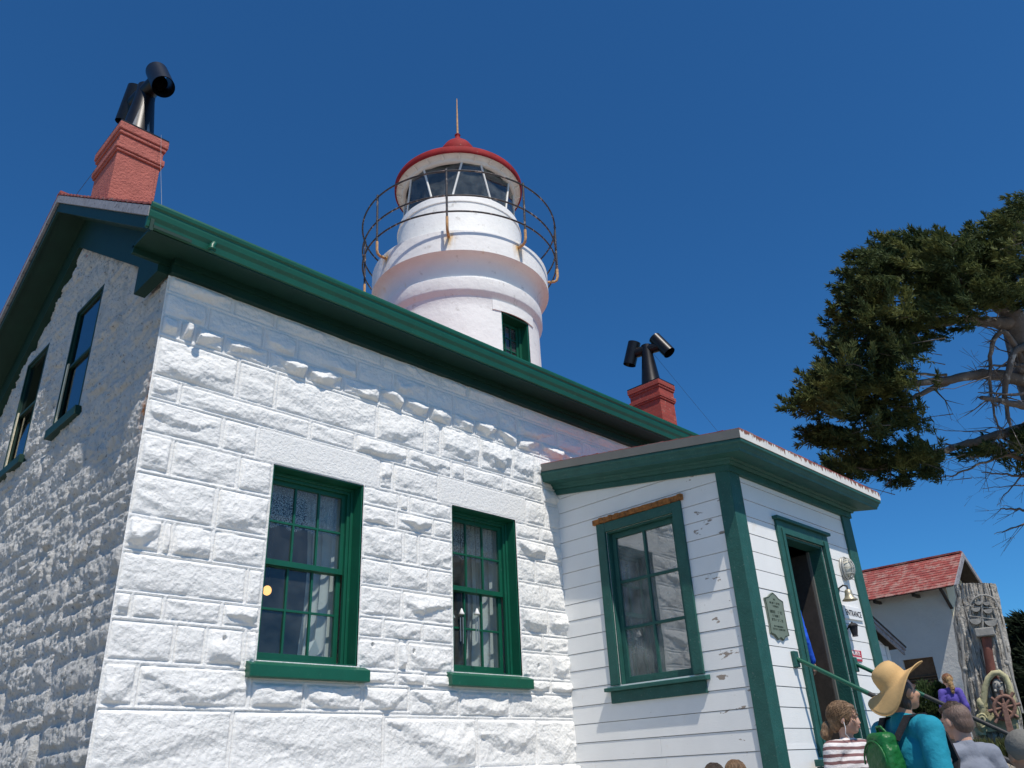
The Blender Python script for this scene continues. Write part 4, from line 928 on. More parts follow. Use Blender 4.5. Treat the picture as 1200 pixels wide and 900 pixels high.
r2 = shingle_slope(lambda x, s_, d: (SXR + s_, x, SZR - sk * s_ + d), SY0, SY1, 0, SX1 - SXR + .04, 13, th=.016, lift=.012, seed=32); r_.add(r2.v, r2.f); r_.box(SXR - .07, SXR + .07, SY0, SY1, SZR - .01, SZR + .03)
r_.build('roof', M['shed_shingle'], shed)
un = MB()
for s__ in (-1, 1): un.prism([(SXR, SY0 + .03, SZR - .02), (SXR + s__ * 1.2, SY0 + .03, SZE - .02), (SXR + s__ * 1.2, SY0 + .03, SZE - .05), (SXR, SY0 + .03, SZR - .05)], (0, SY1 - SY0 - .05, 0))
for y in (.5, 1.4, 2.3, 3.2, 4.1): un.box(SX0 + .08, wl - .002, y - .03, y + .03, SZE - .10, SZE - .035)
un.prism([(SX0 + .04, SY0 + .30, SZE - .05), (SX0 + .04, SY0 + .36, SZE - .05), (wl, SY0 + .36, SZE - .45), (wl, SY0 + .30, SZE - .45)], (.05, 0, .02))
un.build('eave_boards', M['dark_wood'], shed)
bg_ = MB()
for s__ in (-1, 1): bg_.prism([(SXR, SY0 - .03, SZR - .005), (SXR + s__ * 1.24, SY0 - .03, SZE - .03), (SXR + s__ * 1.24, SY0 - .03, SZE - .17), (SXR, SY0 - .03, SZR - .15)], (0, .03, 0))
bg_.build('bargeboard', M['grey_wood'], shed)

# ================================================================== ground
def gz(x, y):
    x = np.asarray(x, float); y = np.asarray(y, float)
    z = np.interp(x, [-60, -3, 3.0, 9.1, 9.45, 30, 120], [-4, -2.15, -1.62, -1.50, -.62, -.6, -3])
    z = np.where(y > 7, z - .2 * (y - 7) ** .8 * (y > 7), z) if False else z
    return z + .05 * (vnoise(x * .6, y * .6, 4) - .5)
gx = np.unique(np.concatenate([np.linspace(-400, -12, 24), np.linspace(-12, 9, 90), np.linspace(9, 9.6, 13), np.linspace(9.6, 40, 80), np.linspace(40, 400, 24)])); gy = np.unique(np.concatenate([np.linspace(-400, -14, 24), np.linspace(-14, 14, 110), np.linspace(14, 400, 24)]))
GX, GY = np.meshgrid(gx, gy); GZ = gz(GX, GY); far = np.hypot(GX, GY); GZ = np.where(far > 60, GZ - (far - 60) * .06, GZ)
V = np.stack([GX, GY, GZ], -1).reshape(-1, 3).tolist(); nx = len(gx)
F_ = [(j * nx + i, j * nx + i + 1, (j + 1) * nx + i + 1, (j + 1) * nx + i) for j in range(len(gy) - 1) for i in range(nx - 1)]
tag(MB().add(V, F_, True).build('ground', M['ground']), kind='structure')
rw = thing('retaining_wall', (9.25, -1.85, -1.5), 'low dark stone retaining wall with a pale concrete coping behind the boy', 'wall')
xs_ = np.linspace(-2.5, -1.2, 80); z_ = np.linspace(-1.6, -.30, 46); zl = [-1.6, -1.35, -1.12, -.92, -.70, -.5, -.30]
Sw = []
for i, (a, b_) in enumerate(zip(zl[:-1], zl[1:])): Sw += courses(-2.5, -1.2, [a, b_], 300 + i, .2, .5)
Xw, Zw, Hw = stone_field(xs_, z_, Sw, 41, amp=1.3, bead=False)
grid_wall(xs_, z_, Hw, lambda X, Z, H: np.stack([9.12 - H, X, Z], -1), np.ones((45, 79), bool), 'stone_face', M['rubblewall'], rw, flip=True)
MB().box(9.10, 9.42, -2.52, -1.2, -.302, -.20).build('coping', M['concrete'], rw, bevel=.015)
MB().box(9.13, 9.40, -2.5, -1.2, -1.6, -.303).build('wall_core', M['rubblewall'], rw)
# ================================================================== carved driftwood slab
SB = at(1172, 893, 12.0); SB.z = -.68
to_cam = Vector((CAM[0] - SB.x, CAM[1] - SB.y, 0)).normalized(); sr = Vector((-to_cam.y, to_cam.x, 0))
if sr.dot(Vector(WX[:, 0].tolist())) < 0: sr = -sr
def slp(px, py, out=0.0):
    """a photographed point on the slab's face, as a world point on that upright plane"""
    d = Vector((WX @ np.array([(px - 600) / FPX, (py - 450) / FPX, 1.0])).tolist()); c = Vector(CAM.tolist())
    t_ = (SB - c).dot(to_cam) / d.dot(to_cam); return c + d * t_ + to_cam * out
slab = thing('carved_slab', SB, 'tall weathered driftwood slab with a carved ship and a hooded sailor at a wheel', 'carving')
Lp = [(1118, 684), (1119, 710), (1117, 730), (1121, 755), (1123, 775), (1129, 800), (1134, 830), (1141, 865), (1146, 905)]; Rp = [(1167, 683), (1172, 700), (1176, 722), (1181, 745), (1186, 772), (1190, 800), (1196, 830), (1202, 865), (1208, 905)]
nu, nv = 56, 120; G = []
for j in range(nv + 1):
    s_ = j / nv * (len(Lp) - 1); i = min(int(s_), len(Lp) - 2); f = s_ - i
    a = Vector((*Lp[i], 0)).lerp(Vector((*Lp[i + 1], 0)), f); b_ = Vector((*Rp[i], 0)).lerp(Vector((*Rp[i + 1], 0)), f)
    jl, jr = 3.0 * (float(fbm(np.array(j * .12), np.array(3.1), 5)) - .5), 2.2 * (float(fbm(np.array(j * .15), np.array(9.1), 6)) - .5)
    for k in range(nu + 1):
        p = k / nu; x = a.x + jl + (b_.x + jr - a.x - jl) * p; y = a.y + (b_.y - a.y) * p
        gr = float(fbm(np.array(k * .55 + .6 * math.sin(j * .07)), np.array(j * .035), 12, 4))
        fs_ = float(fbm(np.array(k * 1.7), np.array(j * .05), 19, 2)); G.append(slp(x, y, -.16 * abs(p * 2 - 1) ** 5 + .09 * (gr - .5) + .03 * (1 - abs(2 * fs_ - 1))))
m_ = nu + 1; mb = MB(); mb.add(G, [(j * m_ + k, (j + 1) * m_ + k, (j + 1) * m_ + k + 1, j * m_ + k + 1) for j in range(nv) for k in range(nu)], True)
Bk = [p - to_cam * .34 for p in G]; mb.add(Bk, [(j * m_ + k, j * m_ + k + 1, (j + 1) * m_ + k + 1, (j + 1) * m_ + k) for j in range(nv) for k in range(nu)], True)
for k in (0, nu): mb.add([G[j * m_ + k] for j in range(nv + 1)] + [Bk[j * m_ + k] for j in range(nv + 1)], [(j, j + 1, nv + 2 + j, nv + 1 + j) for j in range(nv)])
mb.add([G[k] for k in range(m_)] + [Bk[k] for k in range(m_)], [(k, k + 1, m_ + k + 1, m_ + k) for k in range(nu)])
mb.build('driftwood_post', M['driftwood'], slab)
U = lambda px: .0127 * px
up = Vector((0, 0, 1)); 
def fbox(mb, px, py, w_, h_, d0, d1):
    c = slp(px, py); mb.prism([c + sr * (sx * U(w_) / 2) + up * (sy * U(h_) / 2) + to_cam * d0 for sx, sy in ((-1, -1), (1, -1), (1, 1), (-1, 1))], to_cam * (d1 - d0))
def disc(mb, px, py, r_, d0, d1, a0, a1, n=16):
    c = slp(px, py); mb.prism([c + sr * U(r_) * math.cos(a0 + (a1 - a0) * k / n) + up * U(r_) * math.sin(a0 + (a1 - a0) * k / n) + to_cam * d0 for k in range(n + 1)], to_cam * (d1 - d0))
sc_ = MB(); sc_.tube([slp(1150.5, 698, .06), slp(1152, 742, .06)], U(1.5), 8)
for px, py, r__ in ((1146.5, 706, 4.0), (1156, 706.5, 4.0), (1143.5, 713, 5.0), (1157.5, 715, 5.0), (1143, 726, 6.8), (1161, 728, 7.0)): disc(sc_, px, py, r__, .01, .10, math.pi, 2 * math.pi)
for a, b_ in (((1136, 722.5), (1170, 727)), ((1137, 711), (1168, 714))): sc_.tube([slp(*a, .07), slp(*b_, .07)], U(.8), 6)
sc_.tube([slp(1153 + 16 * math.cos(R(a)), 712 - 14 * math.sin(R(a)), .05) for a in range(0, 181, 12)], U(1.2), 6)
sc_.build('carved_ship', M['carved'], slab)
hb = MB(); fbox(hb, 1154, 742, 21, 10, .02, .20); hb.build('carved_hull', M['carved'], slab, bevel=.015)
rp = MB().tube([slp(1156, 748, .06), slp(1158, 765, .08), slp(1162, 790, .06), slp(1166, 800, .03)], [U(5.5), U(5.2), U(5.5), U(6)], 12); rp.build('red_post', M['redwood'], slab)
hd = MB(); hd.tube([slp(1152, 836, .10), slp(1153, 820, .12), slp(1154.5, 806, .13), slp(1158, 796, .14), slp(1164, 790, .15), slp(1171, 789, .15), slp(1178, 794, .14), slp(1182, 803, .13), slp(1185, 815, .12), slp(1188, 835, .10)], [U(k) for k in (4, 3.6, 3.4, 3.4, 3.5, 3.6, 3.5, 3.5, 4, 5)], 12)
hd.ell(slp(1151, 826, .09), (U(6), U(6), U(8)), None, 14, 10); hd.ell(slp(1190, 834, .07), (U(7), U(5), U(9)), None, 14, 10); fbox(hd, 1170, 845, 38, 22, .0, .10); hd.ell(slp(1150, 848, .08), (U(8), U(5), U(11)), None, 14, 10)
for q in (7, 4.2): hd.tube([slp(1151 + q * .8 * math.cos(R(a)), 845 - q * 1.1 * math.sin(R(a)), .15) for a in range(0, 331, 15)], U(1.5), 7)
fbox(hd, 1149, 857, 11, 9, 0, .12)
hd.build('hooded_coat', M['oilskin'], slab)
fc = MB(); fc.ell(slp(1170, 806, .09), (U(8), U(6), U(10)), None, 18, 12); fc.ell(slp(1170.5, 804, .20), (U(1.5), U(1.8), U(3)), None, 10, 8)
for s__ in (-1, 1): fc.ell(slp(1170 + s__ * 3.6, 801, .165), (U(2.6), U(1.2), U(1)), None, 10, 6); fc.ell(slp(1170 + s__ * 3.2, 810, .175), (U(3.6), U(1.6), U(1.6)), Matrix.Rotation(.4 * s__, 3, 'Y'), 10, 6)
fc.ell(slp(1171, 817, .12), (U(5), U(3.5), U(6)), None, 14, 8); fc.build('carved_face', M['carved'], slab)
wc = (1177, 830); wh = MB(); ring = [slp(wc[0] + 12 * math.cos(R(a)), wc[1] - 13.5 * math.sin(R(a)), .22) for a in range(0, 361, 12)]; wh.tube(ring, U(2.3), 8, caps=False)
for k in range(8):
    a = R(45 * k + 12); wh.tube([slp(wc[0], wc[1], .22), slp(wc[0] + 19 * math.cos(a), wc[1] - 21 * math.sin(a), .22)], [U(1.6), U(1.9)], 8)
wh.ell(slp(*wc, .23), (U(3.5), U(3), U(3.5)), None, 12, 8); wh.build('ship_wheel', M['wheelwood'], slab)
an = MB(); an.prism([slp(1173, 826, .27), slp(1178, 824, .27), slp(1190, 864, .27), (slp(1182, 868, .27))], to_cam * .05); an.build('wooden_shank', M['wheelwood'], slab, bevel=.01)
pp = MB(); pp.tube([slp(1127.5, 744, .14), slp(1131, 800, .14), slp(1136, 858, .14)], U(1.6), 8); pp.tube([slp(1170, 728, .10), slp(1181, 775, .14), slp(1198, 836, .14)], U(1.6), 8)
for q in ((1131, 785), (1180, 778)): pp.ell(slp(*q, .14), (U(3), U(3), U(3.4)), None, 10, 8)
pp.build('side_pipe', M['carved'], slab)

# ================================================================== plants
def blades(centres, dirs, per, rad, length, width, spread, seed, taper=.3):
    """leaf sprays: many narrow tapered faces round each clump centre, pointing mostly along its direction"""
    rg_ = np.random.default_rng(seed); C_ = np.repeat(np.asarray(centres, float), per, 0); D = np.repeat(np.asarray(dirs, float), per, 0); n = len(C_)
    off = rg_.normal(size=(n, 3)); off /= np.linalg.norm(off, axis=1)[:, None]; off *= (rg_.random((n, 1)) ** .45)
    rad = np.asarray(rad, float); rad = np.repeat(rad, per, 0) if rad.ndim == 2 else rad
    p = C_ + off * rad
    d = D + rg_.normal(size=(n, 3)) * spread + off * .55; d /= np.linalg.norm(d, axis=1)[:, None]
    s_ = np.cross(d, rg_.normal(size=(n, 3))); s_ /= np.linalg.norm(s_, axis=1)[:, None]
    L = length * (.55 + .9 * rg_.random((n, 1))); W_ = width * (.6 + .8 * rg_.random((n, 1)))
    nb = np.cross(d, s_)
    V = np.stack([p - s_ * W_ * taper, p + s_ * W_ * taper, p + d * L * .55 + s_ * W_ + nb * W_ * .4, p + d * L - nb * L * .08, p + d * L * .55 - s_ * W_ + nb * W_ * .4], 1).reshape(-1, 3)
    F_ = (np.arange(n)[:, None] * 5 + np.array([[0, 1, 2, 3, 4]])); return V, F_
def leaf_obj(name, V, F_, mt_, parent=None, origin=None):
    org = np.array(ORG[parent.name] if parent else Vector(origin)); me = bpy.data.meshes.new(name); k = F_.shape[1]
    me.vertices.add(len(V)); me.vertices.foreach_set('co', (V - org).astype(np.float32).ravel()); me.loops.add(F_.size); me.loops.foreach_set('vertex_index', F_.astype(np.int32).ravel())
    me.polygons.add(len(F_)); me.polygons.foreach_set('loop_start', np.arange(0, F_.size, k, dtype=np.int32)); me.polygons.foreach_set('loop_total', np.full(len(F_), k, np.int32)); me.materials.append(mt_); me.update(calc_edges=True)
    o = bpy.data.objects.new(name, me); col.objects.link(o); ORG[o.name] = Vector(org.tolist())
    if parent: o.parent = parent
    else: o.location = Vector(org.tolist())
    return o
# wind-swept cypress
TD = 16.0
base = at(1272, 905, TD); base.z = -.62
tree = thing('cypress_tree', base, 'windswept dark cypress tree with bare grey limbs reaching left over the porch', 'tree')
rg_ = random.Random(21)
def limb(pts, name='limb', n=9, wob=.0):
    P = [at(a, b_, d) for a, b_, d, r_ in pts]; Rr = [r_ for *_, r_ in pts]
    # refine with a smooth curve
    Q, q = [], []
    for i in range(len(P) - 1):
        p0, p1, p2, p3 = P[max(i - 1, 0)], P[i], P[i + 1], P[min(i + 2, len(P) - 1)]
        for k in range(6):
            t_ = k / 6; a = (2 * p1 + (p2 - p0) * t_ + (2 * p0 - 5 * p1 + 4 * p2 - p3) * t_ ** 2 + (3 * p1 - p0 - 3 * p2 + p3) * t_ ** 3) / 2
            Q.append(a + Vector((rg_.uniform(-1, 1), rg_.uniform(-1, 1), rg_.uniform(-1, 1))) * wob); q.append(Rr[i] + (Rr[i + 1] - Rr[i]) * t_)
    Q.append(P[-1]); q.append(Rr[-1]); return Q, q, n
trunk = MB()
q0 = [base - Vector((0, 0, .6)), base + Vector((0, 0, .9)), at(1262, 760, 16), at(1250, 600, 16), at(1228, 500, 16), at(1203, 430, 16), at(1186, 370, 16), at(1172, 348, 16.1)]
trunk.tube(q0, [.46, .36, .33, .31, .29, .27, .22, .12], 16); trunk.build('trunk', M['bark'], tree)
limbs = [
 [(1222, 452, 16, .15), (1190, 444, 15.9, .12), (1150, 439, 15.7, .10), (1115, 445, 15.5, .08), (1060, 450, 15.4, .055), (1020, 459, 15.2, .035), (965, 470, 15.0, .015)],
 [(1122, 444, 15.6, .06), (1088, 457, 15.5, .05), (1062, 471, 15.5, .038), (1036, 490, 15.4, .025), (1000, 506, 15.3, .012)],
 [(1236, 488, 16.3, .14), (1200, 501, 16.3, .11), (1161, 512, 16.2, .085), (1109, 527, 16.1, .065), (1072, 536, 16.0, .05), (1030, 550, 15.9, .03), (990, 548, 15.8, .012)],
 [(1190, 378, 16, .17), (1160, 378, 15.8, .10), (1125, 375, 15.6, .075), (1085, 385, 15.4, .05), (1040, 395, 15.2, .03), (985, 400, 15.0, .015)],
 [(1185, 372, 16, .15), (1150, 345, 15.9, .08), (1115, 325, 15.7, .06), (1070, 315, 15.5, .04), (1010, 335, 15.2, .02)],
 [(1176, 352, 16, .12), (1170, 320, 16, .09), (1185, 285, 16.1, .06), (1200, 245, 16.2, .04), (1215, 215, 16.2, .03)],
 [(1205, 440, 16, .08), (1180, 392, 15.6, .05), (1164, 400, 15.5, .045), (1160, 440, 15.5, .03), (1164, 480, 15.5, .022), (1175, 512, 15.5, .01)],
 [(1205, 405, 15.8, .10), (1190, 412, 15.6, .06), (1180, 440, 15.5, .06), (1178, 470, 15.5, .045), (1184, 500, 15.4, .02)],
 [(1215, 478, 15.5, .09), (1180, 472, 15.4, .06), (1150, 466, 15.3, .04)],
 [(1215, 460, 15.6, .04), (1175, 462, 15.4, .022), (1146, 460, 15.3, .008)],
 [(1212, 430, 15.7, .05), (1175, 428, 15.6, .025), (1147, 430, 15.5, .008)],
 [(1216, 545, 16.4, .07), (1170, 530, 16.2, .035), (1140, 535, 16.2, .02), (1108, 530, 16.1, .01)],
 [(1216, 520, 16.2, .04), (1185, 532, 16, .03), (1150, 543, 15.9, .022), (1120, 556, 15.8, .016), (1100, 560, 15.7, .006)],
 [(1215, 560, 16.3, .04), (1180, 556, 16.2, .02), (1150, 553, 16.1, .008)],
 [(1215, 598, 16.5, .035), (1190, 597, 16.4, .022), (1172, 596, 16.4, .01)],
 [(1218, 608, 16.6, .03), (1190, 618, 16.5, .015), (1165, 626, 16.4, .005)],
 [(1155, 505, 16.1, .012), (1120, 505, 16, .008), (1088, 502, 15.9, .004)],
 [(1215, 565, 16.0, .02), (1185, 570, 15.9, .01), (1150, 572, 15.8, .004)], [(1215, 540, 16.0, .025), (1190, 566, 15.9, .014), (1168, 592, 15.8, .004)],
 [(1120, 350, 15.5, .03), (1060, 352, 15.3, .02), (1000, 365, 15.0, .008)], [(1110, 440, 15.4, .03), (1050, 440, 15.2, .02), (975, 460, 15, .008)]]
lm = MB()
for L_ in limbs:
    Q, q, n = limb(L_, wob=.018); lm.tube(Q, q, n)
lm.build('limb', M['bark'], tree)
tw = MB()
for L_ in limbs:                            # bare twigs off the limbs
    Q, q, n = limb(L_)
    for i in range(3, len(Q) - 1):
        if rg_.random() < .5:
            d = (Q[i + 1] - Q[i]).normalized() + Vector((rg_.gauss(0, .6), rg_.gauss(0, .6), rg_.gauss(-.1, .6))); d.normalize(); ln_ = rg_.uniform(.25, .8); e = Q[i] + d * ln_
            mid_ = Q[i] + d * ln_ * .5 + Vector((rg_.gauss(0, .06), rg_.gauss(0, .06), rg_.gauss(0, .06)))
            r_ = min(q[i] * .35, .018); tw.tube([Q[i], mid_, e], [r_, r_ * .6, .003], 5)
            for k in range(2):
                d2 = d + Vector((rg_.gauss(0, .5), rg_.gauss(0, .5), rg_.gauss(0, .5))); tw.tube([mid_, mid_ + d2 * ln_ * .4], [r_ * .5, .002], 4)
tw.build('twig', M['bark'], tree)
# foliage: shelves of sprays, each a flattened pad with its own depth, combed to the left by the wind
pads = []
def region(cx, cy, rx, ry, n, d0, ds=1.1, ang=0.0):
    for k in range(int(n * (.29 if cy < 430 else .25) + .5)):
        a = rg_.uniform(0, 2 * math.pi); r_ = math.sqrt(rg_.random()); x, y = (rx * .86) * r_ * math.cos(a), ry * .70 * r_ * math.sin(a)
        ca, sa = math.cos(R(ang)), math.sin(R(ang)); pads.append((cx + 20 + x * ca - y * sa, cy + x * sa + y * ca, d0 + rg_.uniform(-ds, ds)))
region(1040, 300, 34, 12, 16, 15.3, ang=-8); region(1085, 308, 46, 18, 30, 15.4); region(1120, 305, 32, 12, 16, 15.6); region(1020, 322, 26, 13, 14, 15.2); region(1010, 345, 28, 12, 16, 15)
region(1060, 335, 50, 14, 26, 15.3); region(1000, 372, 24, 13, 15, 14.9); region(1045, 372, 40, 14, 20, 15.2, 1.0); region(990, 400, 22, 11, 12, 14.9)
region(1160, 285, 30, 14, 18, 15.9); region(1185, 262, 22, 16, 16, 16); region(1196, 240, 16, 14, 11, 16.1); region(1175, 312, 34, 18, 28, 16); region(1150, 345, 42, 16, 26, 15.7); region(1195, 345, 20, 14, 10, 15.6)
region(1115, 362, 38, 15, 22, 15.4); region(1090, 345, 30, 14, 12, 15.6); region(1130, 330, 28, 12, 12, 15.9)
region(1058, 402, 36, 12, 20, 15.1); region(1080, 390, 26, 10, 10, 15.0); region(1020, 418, 40, 14, 22, 15); region(985, 432, 24, 13, 14, 14.8); region(1060, 428, 32, 10, 13, 15.2)
region(950, 458, 28, 12, 16, 14.7); region(985, 458, 40, 14, 24, 14.9); region(1030, 455, 42, 16, 24, 15.1); region(938, 474, 18, 8, 8, 14.6); region(1050, 480, 30, 12, 10, 15.2)
region(985, 482, 38, 11, 18, 15); region(1030, 495, 38, 11, 16, 15.2); region(960, 508, 22, 5, 6, 14.8); region(995, 512, 30, 9, 10, 15)
region(1020, 532, 42, 9, 18, 15.5); region(1000, 548, 36, 10, 20, 15.6); region(1045, 545, 34, 10, 16, 15.7); region(985, 562, 26, 7, 9, 15.6); region(1030, 566, 22, 5, 5, 15.7)
region(1150, 525, 30, 5, 8, 16, .4); region(1180, 528, 20, 8, 8, 16.1, .4); region(1130, 530, 16, 3, 4, 16, .4); region(1188, 548, 10, 4, 3, 16, .3); region(1200, 512, 10, 10, 5, 16.1, .4)
for q_ in ((928, 466, 14.7), (924, 478, 14.6), (940, 450, 14.7), (952, 444, 14.8), (968, 428, 14.8), (972, 412, 14.8), (976, 398, 14.9), (978, 378, 14.9), (976, 360, 15), (984, 344, 15), (992, 328, 15.1), (1000, 312, 15.1), (1012, 300, 15.2), (1024, 290, 15.2), (1042, 284, 15.3), (1062, 284, 15.4), (1082, 290, 15.5), (942, 506, 14.8), (950, 510, 14.8), (964, 522, 15), (966, 556, 15.5), (1066, 562, 15.7), (1072, 545, 15.8), (1112, 284, 15.7), (1132, 280, 15.8), (1150, 270, 15.9), (1166, 258, 16), (1178, 246, 16.1)): pads.append((q_[0] + 22, q_[1], q_[2]))
left = -Vector(WX[:, 0].tolist())
cs, ds_, rd = [], [], []
pads = [(x + max(0, (985 - x) * .35), y, d) for x, y, d in pads if not (x > 1078 and 392 < y < 506)]
for px, py, d in pads:
    p = at(px, py, d); dv = left * .75 + Vector((rg_.gauss(0, .35), rg_.gauss(0, .35), rg_.uniform(.05, .75))); dv.normalize()
    for k in range(9):                       # a pad is a fan of tufts, each tuft a spike of short sprays
        off = Vector((rg_.uniform(-.36, .36), rg_.uniform(-.38, .38), rg_.gauss(0, .042))); td = dv + Vector((rg_.gauss(0, .3), rg_.gauss(0, .3), rg_.gauss(0, .25))); td.normalize()
        for q in range(4):
            cs.append(p + off + td * (.095 * q)); ds_.append(td); s_ = (.064, .052, .036, .018)[q]; rd.append((s_, s_, s_))
V, F_ = blades(cs, ds_, 20, np.array(rd), .10, .0105, .40, 5, .5)
leaf_obj('crown', V, F_, M['leaf'], tree)
# dead grey sprigs and thin stems inside the crown
st_ = MB()
for px, py, d in pads:
    if rg_.random() < .4:
        p = at(px, py, d); e = p + Vector((rg_.gauss(0, .35), rg_.gauss(0, .35), rg_.gauss(0, .16))) - left * .3; st_.tube([e, (e + p) / 2 + Vector((0, 0, rg_.gauss(0, .05))), p + left * .15], [.010, .006, .002], 4)
st_.build('sprig', M['bark'], tree)
# shrub beside the purple top, grass strip, dark conifers to the right
bc = at(1088, 822, 13.4); bc.z = -.62
bush = thing('green_shrub', bc, 'rounded green shrub against the white shed wall', 'shrub')
cs = []; ds_ = []
for k in range(150):
    a = rg_.uniform(0, 6.283); r_ = math.sqrt(rg_.random()); z = rg_.random()
    cs.append(bc + Vector((math.cos(a) * r_ * .36 * (1 - .35 * z), math.sin(a) * r_ * .36 * (1 - .35 * z), .1 + z * (.92 + .12 * math.sin(3 * a))))); ds_.append((math.cos(a) * r_, math.sin(a) * r_, .9))
V, F_ = blades(cs, ds_, 50, (.10, .10, .10), .085, .012, .5, 8); leaf_obj('foliage', V, F_, M['bushleaf'], bush)
sm = MB(); [sm.tube([bc - Vector((0, 0, .1)), bc + Vector((rg_.gauss(0, .1), rg_.gauss(0, .1), .5)), cs[k * 9]], [.02, .014, .004], 5) for k in range(12)]; sm.build('stem', M['bark'], bush)
gp_ = []; gd = []
for k in range(2600):
    x, y = rg_.uniform(9.5, 12.6), rg_.uniform(-3.4, -.4); gp_.append((x, y, float(gz(x, y)) - .01)); gd.append((rg_.gauss(0, .25), rg_.gauss(0, .25), 1))
V, F_ = blades(gp_, gd, 5, (.05, .05, .005), .20, .008, .25, 9); tag(leaf_obj('grass', V, F_, M['grass'], None, (10.5, -2, -.6)), 'dry green grass on the bank above the retaining wall', 'grass', kind='stuff')
def conifer(px, py_top, d, h_, r_, seed, label):
    q = random.Random(seed); p = at(px, py_top, d); b_ = Vector((p.x, p.y, p.z - h_)); t_ = thing('dark_conifer', b_, label, 'tree', 'dark conifers at the right edge')
    MB().tube([b_ - Vector((0, 0, .5)), b_ + Vector((0, 0, h_ * .6)), p], [.28, .16, .02], 10).build('trunk', M['bark'], t_)
    cs, ds_ = [], []
    for k in range(260):
        z = q.random() ** .8; a = q.uniform(0, 6.283); rr = r_ * (1 - z) ** .8 * (.35 + .65 * q.random()) + .05
        cs.append((b_.x + rr * math.cos(a), b_.y + rr * math.sin(a), b_.z + .3 + z * (h_ - .3))); ds_.append((math.cos(a), math.sin(a), .15))
    V, F_ = blades(cs, ds_, 40, (.32, .32, .14), .32, .03, .4, seed); leaf_obj('crown', V, F_, M['darkleaf'], t_)
conifer(1203, 728, 22, 4.6, 1.5, 71, 'dark conifer at the right edge of the picture behind the carved slab')
conifer(1216, 742, 24, 4.6, 2.0, 72, 'darker broad conifer furthest right, half out of the picture')
conifer(1232, 765, 19, 3.6, 1.6, 73, 'low dark conifer in front of the other two at the right edge')
# ================================================================== people
def capsule(mb, p0, p1, r0, r1, n=14):
    p0, p1 = Vector(p0), Vector(p1); d = p1 - p0; L = d.length
    if L < 1e-6: return mb.ell(p0, (r0, r0, r0), None, n, 8)
    d.normalize(); a0 = [-1, -.85, -.5]; path = []; rad = []
    for s_ in (-1, -.94, -.75, -.45): path.append(p0 + d * r0 * s_); rad.append(max(.0006, r0 * math.sqrt(1 - s_ * s_)))
    path.append(p0); rad.append(r0); path.append(p1); rad.append(r1)
    for s_ in (.45, .75, .94, 1): path.append(p1 + d * r1 * s_); rad.append(max(.0006, r1 * math.sqrt(1 - s_ * s_)))
    return mb.tube(path, rad, n)
def fused(mb, name, mt_, parent, voxel, smooth=4, folds=None, zscale=None):
    """one continuous skin grown round overlapping volumes"""
    o = mb.build('tmp', mt_, parent); md = o.modifiers.new('r', 'REMESH'); md.mode = 'VOXEL'; md.voxel_size = voxel
    ms = o.modifiers.new('s', 'SMOOTH'); ms.factor = .5; ms.iterations = smooth
    dg = bpy.context.evaluated_depsgraph_get(); me = bpy.data.meshes.new_from_object(o.evaluated_get(dg)); old = o.data
    bpy.data.objects.remove(o); bpy.data.meshes.remove(old)
    n = len(me.vertices); co_ = np.empty(n * 3, np.float32); me.vertices.foreach_get('co', co_); co_ = co_.reshape(-1, 3)
    if folds:
        nr = np.empty(n * 3, np.float32); me.vertices.foreach_get('normal', nr); nr = nr.reshape(-1, 3); a, f_ = folds
        w_ = fbm(co_[:, 0] * f_ + co_[:, 2] * f_ * .7, co_[:, 1] * f_ + co_[:, 2] * f_ * 1.5, 44, 3); w_ = 1 - np.abs(2 * w_ - 1); co_ += nr * ((w_ - .7) * a)[:, None]
        me.vertices.foreach_set('co', co_.ravel())
    me.polygons.foreach_set('use_smooth', np.ones(len(me.polygons), bool)); me.materials.clear(); me.materials.append(mt_); me.update()
    me.name = name; b_ = bpy.data.objects.new(name, me); col.objects.link(b_); b_.parent = parent; ORG[b_.name] = ORG[parent.name]; return b_
